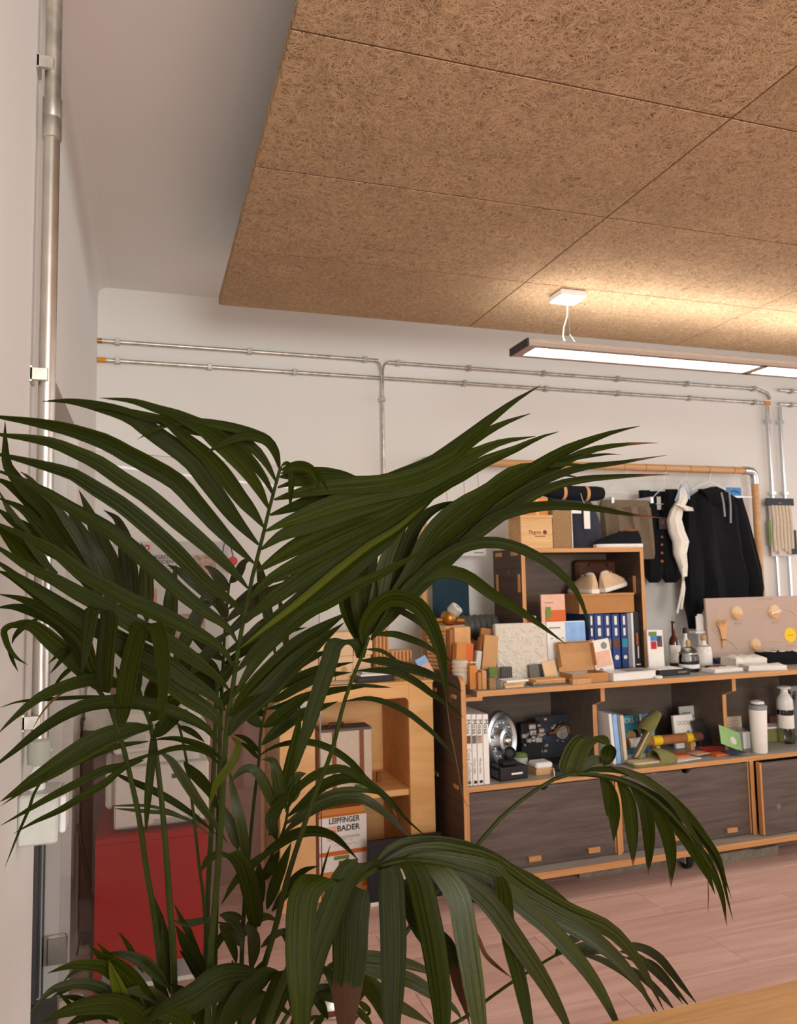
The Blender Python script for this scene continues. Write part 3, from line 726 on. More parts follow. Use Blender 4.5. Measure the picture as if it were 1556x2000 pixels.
ct_.loft(rg); tag(ct_.build('paper_bag', 'white_cloth', smooth=True, loc=(-.165, 3.31, 1.0)), 'crumpled white paper bag hanging below the basket by the door', 'bag')
cab = MB().tube([(-.225, 3.2, .52), (-.215, 3.18, .46), (-.20, 3.16, .40), (-.17, 3.12, .28), (-.165, 3.10, .12), (-.17, 3.08, .004)], .006, 7)
tag(cab.build('power_cable', 'cable_dark', smooth=True), 'dark cable hanging beside the red pedestal near the door', 'cable')
bp_ = thing('leaning_board', 'dull pink-brown board leaning on the back wall behind the palm', 'board', (.43, 3.82, 0), 0, None, -R(3))
part('board', 'pinkish_board', bp_, -.15, .10, 0, .022, 0, .86, .002)
part('edge_strip', 'birch_in', bp_, .1005, .12, 0, .022, 0, .86)
# steel bowl on the floor behind the palm
b0 = onz(645, 1965, 0)
sb = thing('steel_bowl', 'low round steel bowl standing on the floor behind the palm', 'bowl', (b0.x, b0.y, 0))
MB().lathe([(.07, 0), (.085, .004), (.085, .035), (.072, .055), (.068, .054), (.076, .034), (.070, .010)], n=24).build('bowl', 'zinc', sb, True)
part('label_patch', 'brown_leather', sb, -.03, .03, -.088, -.0855, .012, .028)

# ------------------------------------------------------------------ oak table in the lower right corner
tb = thing('oak_table', 'oak table with glued boards in the lower right corner', 'table', (1.5, .60, 0)); tz = .74
ta = -.87; 
for i, (xa, xb_) in enumerate(((ta, -.46), (-.46, .05), (.05, .55), (.55, .95))):
    for j in range(7):
        o = MB().box(xa+(.0003 if i else 0), xb_-.0003, -.45+j*.13+.0002, -.45+(j+1)*.13-.0002, tz-.03, tz, .0006)
        off = (0.11*(j % 3)-.1) if i < 3 else 0
        o.build('stave', 'oak', tb)
for x in (ta+.09, .87):
    for y in (-.38, .38): part('leg', 'oak', tb, x-.03, x+.03, y-.03, y+.03, 0, tz-.0305, .002)
part('apron', 'oak', tb, ta+.1, .86, .36, .38, tz-.11, tz-.031); part('apron', 'oak', tb, ta+.1, .86, -.38, -.36, tz-.11, tz-.031)

# ------------------------------------------------------------------ clothes rack of bamboo tube with steel elbows
KY = 3.95
ka, kb = ony(822, 903, KY), ony(1472, 917, KY); kz = (ka.z+kb.z)/2
rk = thing('clothes_rack', 'bamboo-tube clothes rack with galvanised elbows behind the shelf', 'clothes rack', (ka.x, KY, 0)); kl = kb.x-ka.x
MB().tube([(.05, 0, kz), (kl-.05, 0, kz)], .0225, 16).build('top_rail', 'bamboo', rk, True)
for s, x in ((1, 0), (-1, kl)):
    MB().tube([(x, 0, .001), (x, 0, kz-.05)], .0225, 16).build('post', 'bamboo', rk, True)
    MB().tube([(x, 0, kz-.085), (x, 0, kz-.05), (x+s*.006, 0, kz-.02), (x+s*.02, 0, kz-.006), (x+s*.05, 0, kz), (x+s*.085, 0, kz)], .0275, 16).build('elbow', 'bright_steel', rk, True)
    MB().tube([(x, -.12, .03), (x, .12, .03)], .02, 12).build('foot', 'bamboo', rk, True)
for px in (925, 1216, 1258, 1296, 1345, 1382, 1430):
    X = ony(px, 915, KY).x-ka.x; MB().lathe([(.0226, -.002), (.0234, -.001), (.0234, .001), (.0226, .002)], (X, 0, kz), 16, 'x').build('ring_mark', 'tan_strap', rk)
def hanger_wire(t, hx, ztop, zs_, w_, drop, r=.0022, mat='bright_steel', bar=False):
    """hook over the rail, twisted neck and two sloping shoulders; local to thing t whose origin lies on the rail axis"""
    hk = [(hx-.026, 0, -.012), (hx-.0275, 0, .004), (hx-.02, 0, .020), (hx, 0, .0275), (hx+.020, 0, .020), (hx+.0275, 0, .004), (hx+.024, 0, -.018), (hx+.008, 0, -.045), (hx, 0, -zs_)]
    MB().tube(hk, r, 6).build('hook', mat, t, True)
    sh_ = [(hx-w_, 0, -zs_-drop), (hx-w_*.5, 0, -zs_-drop*.42), (hx-.01, 0, -zs_-.004), (hx, 0, -zs_), (hx+.01, 0, -zs_-.004), (hx+w_*.5, 0, -zs_-drop*.42), (hx+w_, 0, -zs_-drop)]
    if bar: sh_ = [(hx, 0, -zs_-drop)] + sh_ + [(hx, 0, -zs_-drop)]
    MB().tube(sh_, r, 6).build('shoulder', mat, t, True)
def garment(mb, rows, y0=0.0, n=22, fold=.10, k=7, seed=0):
    """loft of flattened rings: rows of (pixel x left, pixel x right, pixel y, half depth)"""
    rings = []
    for i, (xl, xr, py, hd) in enumerate(rows):
        A, B = ony(xl, py, KY+y0), ony(xr, py, KY+y0); cx, z = (A.x+B.x)/2, (A.z+B.z)/2; rx = (B.x-A.x)/2
        rg = []
        for q in range(n):
            a = q*2*math.pi/n; c, s = math.cos(a), math.sin(a)
            c2 = math.copysign(abs(c)**.8, c); s2 = math.copysign(abs(s)**.8, s)
            rg.append(Vector((cx+rx*c2, KY+y0+hd*s2*(1+.25*math.sin(k*a+seed+i*.35)) + fold*hd*math.sin(9*c+seed+.3*i), z)))
        rings.append(rg)
    return mb.loft([[p for p in rg] for rg in rings])
def shifted(mb, o): mb.v = [p-Vector(o) for p in mb.v]; return mb
def hang(name, label, cat, hx_px, group=None):
    X = ony(hx_px, 917, KY).x; o = Vector((X, KY, kz)); return thing(name, label, cat, o, 0, group), o
# black hooded sweatshirt
t, o = hang('hoodie', 'black hooded sweatshirt hanging at the right end of the rack', 'sweatshirt', 1382)
hanger_wire(t, 0, 0, .075, .17, .075, .0032)
shifted(garment(MB(), [(1388, 1396, 951, .02), (1364, 1412, 958, .04), (1345, 1436, 972, .05), (1341, 1447, 990, .06), (1346, 1449, 1040, .065), (1352, 1456, 1090, .07), (1362, 1470, 1130, .07), (1370, 1470, 1166, .068), (1374, 1462, 1185, .06)], 0, 26, .16, 6, .4), o).build('torso', 'black_cloth', t, True)
shifted(garment(MB(), [(1341, 1362, 975, .04), (1338, 1362, 1010, .045), (1338, 1366, 1060, .045), (1340, 1370, 1110, .05), (1341, 1372, 1150, .05), (1342, 1370, 1185, .045), (1344, 1362, 1205, .03), (1346, 1358, 1228, .02)], -.055, 16, .2, 5, 1.2), o).build('sleeve', 'black_cloth', t, True)
shifted(garment(MB(), [(1425, 1444, 974, .04), (1432, 1454, 1010, .045), (1442, 1467, 1060, .045), (1452, 1479, 1110, .05), (1458, 1484, 1150, .05), (1460, 1482, 1180, .045), (1462, 1476, 1198, .03)], -.03, 16, .2, 5, 2.2), o).build('sleeve', 'black_cloth', t, True)
shifted(garment(MB(), [(1362, 1412, 956, .035), (1372, 1416, 966, .05), (1378, 1420, 978, .05), (1380, 1408, 988, .03)], -.045, 18, .1, 4, .8), o).build('hood', 'black_cloth', t, True)
for a, b_, c, d in ((1385, 966, 1391, 1012), (1400, 962, 1402, 1024)):
    A, B = ony(a, b_, KY)-o, ony(c, d, KY)-o
    MB().tube([(A.x, -.105, A.z), ((A.x+B.x)/2, -.112, (A.z+B.z)/2), (B.x, -.108, B.z)], .006, 7).build('drawstring', 'grey_binder', t, True)
# black waistcoat
t, o = hang('waistcoat', 'black waistcoat with a row of copper buttons on the rack', 'waistcoat', 1294)
hanger_wire(t, 0, 0, .12, .12, .10, .0028, 'white_gloss', True)
shifted(garment(MB(), [(1248, 1268, 958, .02), (1250, 1275, 975, .035), (1256, 1280, 1000, .04), (1262, 1292, 1020, .05), (1262, 1293, 1060, .05), (1262, 1293, 1100, .05), (1264, 1290, 1125, .045), (1270, 1284, 1138, .02)], -.02, 16, .1, 5, .5), o).build('front_left', 'black_cloth', t, True)
shifted(garment(MB(), [(1300, 1322, 956, .02), (1300, 1322, 975, .035), (1296, 1322, 1000, .04), (1289, 1325, 1020, .05), (1289, 1326, 1060, .05), (1289, 1328, 1100, .05), (1294, 1327, 1125, .045), (1300, 1318, 1138, .02)], -.025, 16, .1, 5, 1.5), o).build('front_right', 'black_cloth', t, True)
shifted(garment(MB(), [(1262, 1322, 960, .01), (1262, 1322, 1000, .012), (1264, 1324, 1110, .012)], .05, 12, .1, 5, 0), o).build('back', 'black_cloth', t, True)
for py in (1031, 1049, 1064, 1080, 1096):
    A = ony(1292, py, KY-.08)-o; MB().lathe([(.001, -.004), (.009, -.002), (.010, .002), (.001, .004)], (A.x, -.082, A.z), 12, 'y').build('button', 'copper', t, True)
lp = ony(1293, 985, KY)-o; part('neck_label', 'paper', t, lp.x-.014, lp.x+.014, .03, .034, lp.z-.03, lp.z+.05)
hl = ony(1295, 1022, KY-.11)-o
MB().box(hl.x-.03, hl.x+.03, -.112, -.109, hl.z-.035, hl.z+.035, .002).build('swing_tag', 'charcoal', t)
part('tag_print', 'copper', t, hl.x-.012, hl.x+.006, -.1135, -.112, hl.z-.008, hl.z+.016)
# khaki shorts
t, o = hang('shorts', 'khaki linen shorts clipped to a clear hanger on the rack', 'shorts', 1221)
hanger_wire(t, 0, 0, .05, .13, .11, .002, 'white_gloss', True)
for s, a, b_ in ((-1, 1172, 1187), (1, 1248, 1262)):
    A = ony((a+b_)/2, 983, KY-.05)-o; part('clip', 'bright_steel', t, A.x-.012, A.x+.012, -.14, .012, A.z-.01, A.z+.03, .003)
shifted(garment(MB(), [(1172, 1265, 978, .04), (1170, 1267, 990, .05), (1171, 1266, 994, .044)], -.10, 30, .1, 15, .3), o).build('waistband', 'khaki_cloth', t, True)
shifted(garment(MB(), [(1171, 1236, 992, .045), (1173, 1240, 1015, .055), (1176, 1236, 1040, .06), (1180, 1230, 1075, .055), (1184, 1226, 1092, .05)], -.10, 20, .2, 6, .3), o).build('trouser_leg', 'khaki_cloth', t, True)
shifted(garment(MB(), [(1214, 1266, 992, .045), (1216, 1268, 1015, .05), (1224, 1271, 1050, .05), (1232, 1273, 1080, .05), (1238, 1272, 1092, .045)], -.12, 20, .2, 6, 2), o).build('trouser_leg', 'khaki_cloth', t, True)
# white top with trailing ribbons
t, o = hang('blouse', 'crumpled white top between the waistcoat and the hoodie', 'top', 1335)
hanger_wire(t, 0, 0, .06, .06, .06, .0022)
shifted(garment(MB(), [(1330, 1337, 945, .010), (1325, 1344, 960, .02), (1323, 1340, 978, .025), (1311, 1331, 996, .025), (1305, 1327, 1015, .03), (1308, 1333, 1038, .03), (1316, 1341, 1058, .03), (1317, 1337, 1082, .025), (1327, 1340, 1106, .02), (1333, 1340, 1126, .012)], -.15, 20, .35, 8, .9), o).build('cloth', 'white_cloth', t, True)
shifted(garment(MB(), [(1316, 1330, 985, .01), (1330, 1352, 992, .02), (1338, 1354, 998, .012)], -.20, 12, .2, 5, .9), o).build('ruffle', 'white_cloth', t, True)
for (pts) in (((1336, 1118), (1330, 1160), (1322, 1198)), ((1332, 1110), (1336, 1150), (1330, 1190))):
    q = [ony(*p, KY-.16)-o for p in pts]; MB().tube([(p.x, -.16, p.z) for p in q], .007, 6).build('ribbon', 'white_cloth', t, True)
q = [ony(*p, KY-.19)-o for p in ((1318, 978), (1326, 958), (1335, 945), (1343, 960), (1346, 975))]
MB().tube([(p.x, -.19, p.z) for p in q], .004, 6).build('strap', 'sky_blue', t, True)
# blue tag on its hanger
t, o = hang('card_hanger', 'clear hanger with a blue printed card near the rack corner', 'hanger', 1429)
hanger_wire(t, 0, 0, .085, .11, .055, .002, 'white_gloss')
A, B = ony(1417, 952, KY)-o, ony(1446, 968, KY)-o
cd_ = part('card', 'print_blue', t, A.x, B.x, -.006, -.003, B.z, A.z); q = .5*(A.x+B.x)
for i, zz in enumerate((.3, .55)): MB().tube([(A.x+.012, -.0065, A.z+(B.z-A.z)*(.7-.1*i)), (q, -.0065, A.z+(B.z-A.z)*(.42-.1*i)), (B.x-.012, -.0065, A.z+(B.z-A.z)*(.7-.1*i))], .0022, 5).build('print_line', 'print_teal' if i else 'navy_dark', cd_)
part('bar', 'bright_steel', t, A.x-.02, B.x+.09, -.002, .002, B.z-.010, B.z-.006)
# hanging sample board with cords, picture frame and teal sheet on strings
def on_strings(name, label, cat, x0, x1, y0, y1, Y, strs, mat, t_=.012):
    A, B = ony(x0, y0, Y), ony(x1, y1, Y); r0 = thing(name, label, cat, ((A.x+B.x)/2, Y, B.z)); w, h = (B.x-A.x)/2, A.z-B.z
    part('panel', mat, r0, -w, w, 0, t_, 0, h, .002)
    for sx in strs: MB().tube([(sx*w, t_/2, h-.002), (sx*w*.9, t_/2+(KY-Y), kz-B.z)], .0012, 5).build('string', 'tan_strap', r0)
    return r0, w, h
fr_, w, h = on_strings('picture_frame', 'white-framed dark picture hanging left of the display cube', 'picture', 876, 949, 988, 1086, KY-.02, (-.05, .8), 'white_gloss', .02)
part('picture', 'charcoal', fr_, -w*.72, w*.86, -.0025, -.0005, h*.16, h*.93); part('text_line', 'print_grey', fr_, w*.35, w*.85, -.0009, -.0001, h*.055, h*.08)
ts_, w, h = on_strings('teal_sheet', 'dark teal felt sheet hanging from a cord above the brass meter', 'felt sheet', 844, 917, 1114, 1206, KY-.025, (-.02,), 'teal_board', .008)
# row of cream cords under a black header on the wall
A, B = ony(1487, 974, 4.07), ony(1541, 989, 4.07)
sp_ = thing('cord_swatch', 'black header with hanging cream cords on the wall, right of the rack', 'swatch', (A.x, 4.030, B.z)); w = B.x-A.x
part('header', 'charcoal', sp_, 0, w, 0, .012, 0, A.z-B.z, .001); part('text_line', 'print_grey', sp_, w*.42, w*.55, -.0009, -.0001, .015, .02)
for i in range(6):
    x = .05+i*.028; L = .30+.02*math.sin(i*2.1)
    MB().tube([(x, .006, .002), (x+.003, .002, -.1), (x-.002+.006*i/6, .002, -.2), (x+.004, .004, -L)], .011, 8).build('cord', 'cream_cloth', sp_, True)
part('backing_card', 'paper_grey', sp_, .03, w-.01, .013, .017, -.33, 0); part('dark_card', 'charcoal', sp_, w-.05, w+.012, .008, .0125, -.32, -.16)
part('green_strip', 'print_green', sp_, .012, .03, .008, .0125, -.26, -.10)

# ------------------------------------------------------------------ things on top of the cube
bxw, w, h = slab('wooden_box', 'light pine box with burnt logo on top of the cube', 'box', 1018, 1080, 1012, 1074, ZU, .14, 'pine_box', Y=3.475)
part('lid', 'pine_box', bxw, -w/2-.002, w/2+.002, -.002, .142, h, h+.016, .002)
letters('Thgma', .026, (-.048, -.0008, h*.48), bxw, 'brown_leather'); part('text_line', 'tan_strap', bxw, -.012, .046, -.0009, -.0001, h*.38, h*.41)
MB().lathe([(.004, -.0006), (.011, -.0006), (.011, 0), (.004, 0)], (.045, -.0006, h*.53), 14, 'y').build('logo', 'brown_leather', bxw)
zb2 = ZU+h+.0165
ob, w, h = slab('orange_box', 'tall orange box with knots standing on the pine box', 'box', 998, 1047, 957, 1012, zb2, .07, 'orange_card', Y=3.495)
part('pale_edge', 'pine_box', ob, w/2+.0005, w/2+.016, 0, .07, 0, h+.002); part('text_line', 'tan_strap', ob, .01, .05, -.0009, -.0001, h*.85, h*.89)
ob2, w, h = slab('small_orange_box', 'small orange block behind the tall orange box', 'box', 1052, 1071, 972, 1012, zb2, .06, 'orange_card', Y=3.53)
ob3, w, h = slab('hex_block', 'dark orange wedge block left of the tall orange box', 'block', 970, 986, 980, 1012, zb2, .05, 'clay', Y=3.52, yaw=R(-20))
ck, w, h = slab('cork_block', 'speckled cork granulate block beside the backpack', 'cork block', 1081, 1118, 997, 1073, ZU, .10, 'cork', Y=3.50)
part('white_face', 'paper', ck, w/2+.0005, w/2+.004, 0, .10, 0, h)
bl, w, h = place(1124, 1186, 960, 1073, ZU, 3.60)
bpk = thing('backpack', 'dark navy roll-top backpack with white swing tags', 'backpack', bl)
body = MB(); rg = []
for i, (z, rx, ry, dx) in enumerate(((0, .46, .065, 0), (.03, .5, .075, 0), (h*.35, .5, .08, 0), (h*.65, .47, .07, -.02), (h*.8, .55, .045, -.05), (h*.9, .75, .03, -.10))): rg.append([Vector((dx+math.copysign(abs(math.cos(a))**.6, math.cos(a))*rx*w, .085+math.copysign(abs(math.sin(a))**.6, math.sin(a))*ry, z)) for a in [q*2*math.pi/20 for q in range(20)]])
body.loft(rg).build('body', 'navy_cloth', bpk, True)
A, B = ony(1070, 955, 3.62)-bl, ony(1183, 962, 3.62)-bl; rl = [Vector((A.x+(B.x-A.x)*u, .06, A.z+(B.z-A.z)*u-.01*math.sin(math.pi*u))) for u in (0, .1, .3, .5, .7, .9, 1)]
MB().tube(rl, [.034, .040, .042, .042, .042, .040, .034], 14).build('rolled_top', 'black_cloth', bpk, True)
for u in (.33, .66):
    p = rl[2 if u < .5 else 4]; MB().tube([p+Vector((-.009, 0, 0)), p+Vector((.009, 0, 0))], .0435, 14).build('strap', 'kraft', bpk, True)
p = ony(1140, 1000, 3.5)-bl; part('flap_label', 'paper', bpk, p.x-.02, p.x+.035, -.0175, -.0155, p.z+.0, p.z+.03)
p = ony(1162, 1012, 3.5)-bl; sgt = MB().prism([(-.018, -.05), (.018, -.05), (.018, .05), (0, .062), (-.018, .05)], 0, .002, 'y'); sgt.v = [v+Vector((p.x, -.022, p.z)) for v in sgt.v]; sgt.build('swing_tag', 'paper', bpk)
MB().tube([(p.x, -.02, p.z+.06), (p.x-.01, -.0, p.z+.11), (p.x-.005, .03, p.z+.16)], .0015, 5).build('tag_string', 'paper', bpk)
def shoe(name, label, loc, yaw, L, Hh, mat_u, mat_s, cat='shoe', group=None, lean=0.0):
    """heel at -L/2, toe at +L/2 along local x; upper lofted in cross sections over a sole"""
    t = thing(name, label, cat, loc, yaw, group); t.rotation_euler = (0, lean, yaw)
    prof = [(-.5, .30, .70), (-.46, .36, .92), (-.36, .40, 1.0), (-.2, .40, .90), (-.02, .42, .80), (.15, .46, .66), (.32, .46, .46), (.44, .36, .33), (.5, .2, .22)]
    rings = []; hb = L*.36
    for u, wd, hg_ in prof:
        rings.append([Vector((u*L, .5*hb*wd*2*c*(.82 if s > 0 else 1), .018+max(0, (Hh-.018)*hg_*(s if s > 0 else 0)))) for c, s in [(math.cos(a), math.sin(a)) for a in [q*math.pi/9 for q in range(10)]]])
    MB().loft(rings, True, True).build('upper', mat_u, t, True)
    so_ = []
    for u, wd, hg_ in prof: so_.append([Vector((u*L*1.02, hb*wd*1.04*c, z)) for c, z in ((-1, .004), (-1.02, .012), (-1, .021), (1, .021), (1.02, .012), (1, .004), (.9, 0), (-.9, 0))])
    MB().loft(so_).build('sole', mat_s, t, True)
    MB().blob((-.29*L, 0, Hh*.93), (L*.16, hb*.24, Hh*.10)).build('collar_opening', 'cream_cloth' if mat_u == 'suede' else 'tan_strap', t, True)
    lc = MB()
    for i in range(4): lc.tube([(-.06*L+i*.055*L, -hb*.16, Hh*(.86-.10*i)), (-.05*L+i*.055*L, 0, Hh*(.885-.10*i)), (-.06*L+i*.055*L, hb*.16, Hh*(.86-.10*i))], .003, 5)
    lc.build('laces', mat_u, t)
    return t
p = ony(1206, 1066, 3.52); shoe('sneaker', 'dark sneaker with white sole on top of the cube', (p.x, 3.52, ZU+.0003), R(180-8), .25, .10, 'black_cloth', 'rubber_white')

# ------------------------------------------------------------------ inside the cube
zbk = ZI+.0005
bx0 = [(1153, 1163, 'navy_binder', 'leftmost blue binder in the cube, slim with a peach label', 'print_peach'), (1164, 1182, 'navy_binder', 'wide blue binder in the cube with a green label', 'print_green'), (1183, 1196, 'navy_binder', 'blue binder in the cube with a tan label, third from left', 'photo_warm'), (1198, 1213, 'navy_binder', 'blue binder in the cube with a brown label, fourth from left', 'print_brown'), (1216, 1228, 'navy_binder', 'rightmost blue binder in the cube with a teal label', 'print_teal')]
ztop_b = 0
for i, (a, b_, mt, lb, lm_) in enumerate(bx0):
    s, w, h = slab('binder', lb, 'binder', a, b_, 1199, 1303, zbk, .24, mt, Y=3.475, group='blue binders in the cube'); ztop_b = max(ztop_b, zbk+h+.001)
    part('spine_label', lm_, s, -w*.42, w*.42, -.0012, -.0002, h*.38, h*.54)
    for z0, z1 in ((.80, .96), (.60, .74)): part('spine_title', 'paper', s, -w*.16, w*.16, -.0012, -.0002, h*z0, h*z1)
    if i > 1: MB().lathe([(.001, -.0012), (w*.28, -.0012), (w*.28, -.0002), (.001, -.0002)], (0, 0, h*.2), 14, 'y').build('logo_dot', 'paper', s)
s, w, h = slab('binder', 'grey ring binder with white edge in the cube', 'binder', 1229, 1240, 1197, 1303, zbk, .26, 'grey_binder', Y=3.475); part('spine_edge', 'paper', s, w*.15, w*.5, -.0012, -.0002, 0, h)
s, w, h = slab('binder', 'black catalogue with orange stripe at the right end of the cube', 'binder', 1242, 1252, 1195, 1303, zbk, .26, 'charcoal', Y=3.475)
part('stripe', 'print_orange', s, -w*.2, w*.1, -.0012, -.0002, h*.40, h*.62); part('title', 'paper', s, -w*.05, w*.15, -.0012, -.0002, h*.16, h*.38); part('text_line', 'paper', s, -w*.4, w*.4, -.0009, -.0001, h*.04, h*.06)
zc_ = zbk
for i in range(8):                                          # pile of brown books left of the binders
    hh = .030; o = thing('book', 'thin brown book, number %s from the bottom of the pile in the cube' % ('one two three four five six seven eight'.split()[i]), 'book', (1.965+.004*(i % 2), 3.475+.003*(i % 3), zc_), 0, 'pile of brown books in the cube')
    part('pages', 'paper', o, -.082, .082, .002, .20, .002, hh-.003); part('cover', 'photo_warm' if i % 2 else 'kraft', o, -.085, .085, 0, .205, hh-.003, hh-.0006); part('back_cover', 'print_brown', o, -.085, .085, 0, .205, 0, .0019)
    zc_ += hh
zs2 = max(ztop_b, zc_)+.0006
A, B = ony(1131, 1197, 3.47), ony(1237, 1157, 3.47)
sx = thing('shoebox', 'brown cardboard box under the beige shoes in the cube', 'box', ((A.x+B.x)/2, 3.47, zs2)); w = B.x-A.x; hb_ = B.z-zs2-.001
part('base', 'cardboard', sx, -w/2, w/2, 0, .24, 0, hb_-.012, .001); part('lid', 'cardboard', sx, -w/2-.003, w/2+.003, -.003, .243, hb_-.0118, hb_, .001)
ztb = zs2+hb_+.0004
p = ony(1146, 1156, 3.53); shoe('suede_shoe', 'left beige shoe on the box in the cube, seen from the heel', (p.x, 3.572, ztb+.0003), R(96), .21, .105, 'suede', 'rubber_white', group='pair of beige shoes')
p = ony(1206, 1156, 3.50); t_s = shoe('suede_shoe', 'right beige shoe on the box in the cube, tipped on its side', (p.x, 3.535, ztb+.020), R(20), .19, .105, 'suede', 'rubber_white', group='pair of beige shoes', lean=R(-10))
bb = thing('brown_bag', 'dark brown rounded leather bag at the back of the cube', 'bag', (ony(1168, 1155, 3.69).x, 3.70, ztb+.0004)); rg = []
hh = ony(1168, 1093, 3.69).z-ztb
MB().box(-.13, .13, -.015, .03, 0, hh, .015).build('body', 'dark_amber_wood', bb)
MB().tube([(-.06, -.022, hh*.8), (-.05, -.03, hh*.9), (.05, -.03, hh*.9), (.06, -.022, hh*.8)], .005, 6).build('handle', 'brown_leather', bb, True)
s, w, h = slab('folder', 'red-edged folder between the books at the left of the cube', 'folder', 1030, 1040, 1206, 1290, zbk, .2, 'print_red', Y=3.50)
s, w, h = slab('folder', 'white folder standing at the left of the cube', 'folder', 1043, 1050, 1203, 1290, zbk, .2, 'paper', Y=3.50)
br, w, h = slab('brochure', 'peach and orange brochure standing in the cube', 'brochure', 1062, 1109, 1161, 1300, ZT, .010, 'print_peach', Y=3.425, lean=R(1)); 
part('orange_field', 'print_orange', br, -w*.36, w*.5, -.0014, -.0002, h*.60, h*.81); part('green_photo', 'print_green', br, -w*.33, -w*.12, -.0026, -.0015, h*.72, h*.85); part('text_line', 'print_grey', br, -w*.35, 0, -.0009, -.0001, h*.895, h*.905)
MB().lathe([(.001, -.003), (.03, -.003), (.03, -.0015), (.001, -.0015)], (-w*.36, 0, h*.6), 18, 'y').build('white_dot', 'paper', br)
# ------------------------------------------------------------------ worktop of the long shelf
th_, w, h = slab('brochure_box', 'white and sky-blue brochure box leaning before the cube', 'brochure', 1072, 1147, 1214, 1310, ZT, .018, 'paper', Y=3.392, lean=R(2))
part('sky_photo', 'sky_blue', th_, -w*.02, w*.5, -.0014, -.0002, h*.50, h*.985); part('cloud', 'paper', th_, w*.1, w*.46, -.0026, -.0015, h*.50, h*.60)
part('text_line', 'print_grey', th_, -w*.45, -w*.15, -.0009, -.0001, h*.88, h*.905)
for k in range(3): part('icon', 'print_grey', th_, -w*.42+k*.03, -w*.42+k*.03+.014, -.0012, -.0002, h*.70, h*.715)
wp_, w, h = slab('plaster_panel', 'thick white rough-plastered panel standing on the shelf', 'sample panel', 975, 1070, 1219, 1324, ZT, .045, 'plaster', Y=3.365, yaw=R(-7), lean=R(5), b=.006)
bp2 = MB()
for i in range(150):
    x, z = random.uniform(-w*.45, w*.45), random.uniform(h*.05, h*.95); r = random.uniform(.004, .010); bp2.blob((x, -.0005, z), (r*1.3, .003, r), 6, 4)
oo = bp2.build('plaster_texture', 'plaster', wp_, True); oo['kind'] = 'stuff'
def board(label, x0, x1, y0, y1, Y, t, mat, yaw=0, lean=0, name='sample_board', cat='sample', zb=ZT, roll=0, group='material samples on the shelf'):
    r0, w, h = slab(name, label, cat, x0, x1, y0, y1, zb, t, mat, Y=Y, yaw=R(yaw), lean=R(lean), group=group)
    if roll: r0.rotation_euler[1] = R(roll); r0.location.z += math.sin(R(abs(roll)))*w/2
    return r0, w, h
# grooved clay blocks at the left end
cbk, w, h = board('tall grooved wood-fibre block carrying the brass meter', 866, 916, 1222, 1316, 3.52, .12, 'clay_light', yaw=28)
gm = MB()
for i in range(13): gm.box(-w/2-.0035, -w/2-.0005, .004, .116, .02+i*(h-.03)/13, .02+i*(h-.03)/13+.008)
gm.build('groove_rib', 'clay', cbk); zm = ZT+h
b2, w, h = board('pale block with a white joint line beside the grooved block', 889, 921, 1225, 1316, 3.44, .05, 'clay_light'); part('joint_line', 'paper', b2, -w/2-.0003, w/2+.0003, -.0012, .051, h*.68, h*.705)
board('narrow brown offcut between the grooved block and the pale block', 880, 888, 1230, 1318, 3.43, .04, 'clay', yaw=3)
b3, w, h = board('orange-faced sample box tilted against the pale block', 889, 922, 1261, 1330, 3.335, .05, 'orange_card', lean=6, roll=6); part('orange_stripe', 'print_orange', b3, w*.1, w*.5, -.0012, -.0002, 0, h)
board('small white card pack leaning on the brown boards', 924, 934, 1273, 1325, 3.325, .03, 'paper_grey', roll=10, lean=3)
board('front brown board leaning left of the plaster panel', 938, 966, 1244, 1322, 3.366, .010, 'kraft', roll=10, lean=6)
board('second brown board leaning left of the plaster panel', 929, 937, 1246, 1322, 3.405, .04, 'cardboard', roll=12, lean=6)
board('corrugated brown offcut on top behind the leaning boards', 930, 953, 1229, 1322, 3.47, .02, 'cardboard', roll=8)
board('orange fibre wedge lying at the front left of the shelf', 918, 932, 1300, 1345, 3.24, .05, 'orange_card', yaw=-6)
board('pale strip lying on the orange fibre wedge', 919, 931, 1295, 1300, 3.245, .04, 'paper', zb=ZT+.118, yaw=-8)
board('thin tan upright tile at the shelf front, leftmost of its row', 934, 941, 1314, 1349, 3.215, .04, 'cardboard')
board('second tan upright tile at the shelf front', 942, 951, 1310, 1348, 3.215, .05, 'kraft')
board('dark green upright tile at the shelf front', 956, 972, 1304, 1340, 3.26, .02, 'moss')
board('dark sample tile with grey edge beside the green tile', 952, 957, 1308, 1342, 3.255, .03, 'charcoal')
sr, w, h = board('black and white striped textile sample on the shelf', 979, 1001, 1303, 1330, 3.325, .02, 'felt_grey')
for i in range(6): part('stripe', 'charcoal', sr, -w/2+w*(i+.15)/6, -w/2+w*(i+.6)/6, -.0016, -.0002, .001, h-.001)
board('speckled beige cube at the shelf front', 956, 969, 1325, 1348, 3.20, .03, 'cork'); board('dark grey cube at the shelf front', 969, 977, 1327, 1347, 3.21, .03, 'felt_grey'); board('light grey cube at the shelf front', 977, 983, 1329, 1346, 3.22, .03, 'stone')
def tile(label, x0, x1, py, zb, Y, dp, hh, mat, yaw=0, name='sample_tile', cat='sample', group='material samples on the shelf'):
    A, B = ony(x0, py, Y), ony(x1, py, Y); r0 = thing(name, label, cat, ((A.x+B.x)/2, Y, zb), R(yaw), group); w = B.x-A.x
    part('body', mat, r0, -w/2, w/2, 0, dp, 0, hh-.0004, .0012); return r0, w
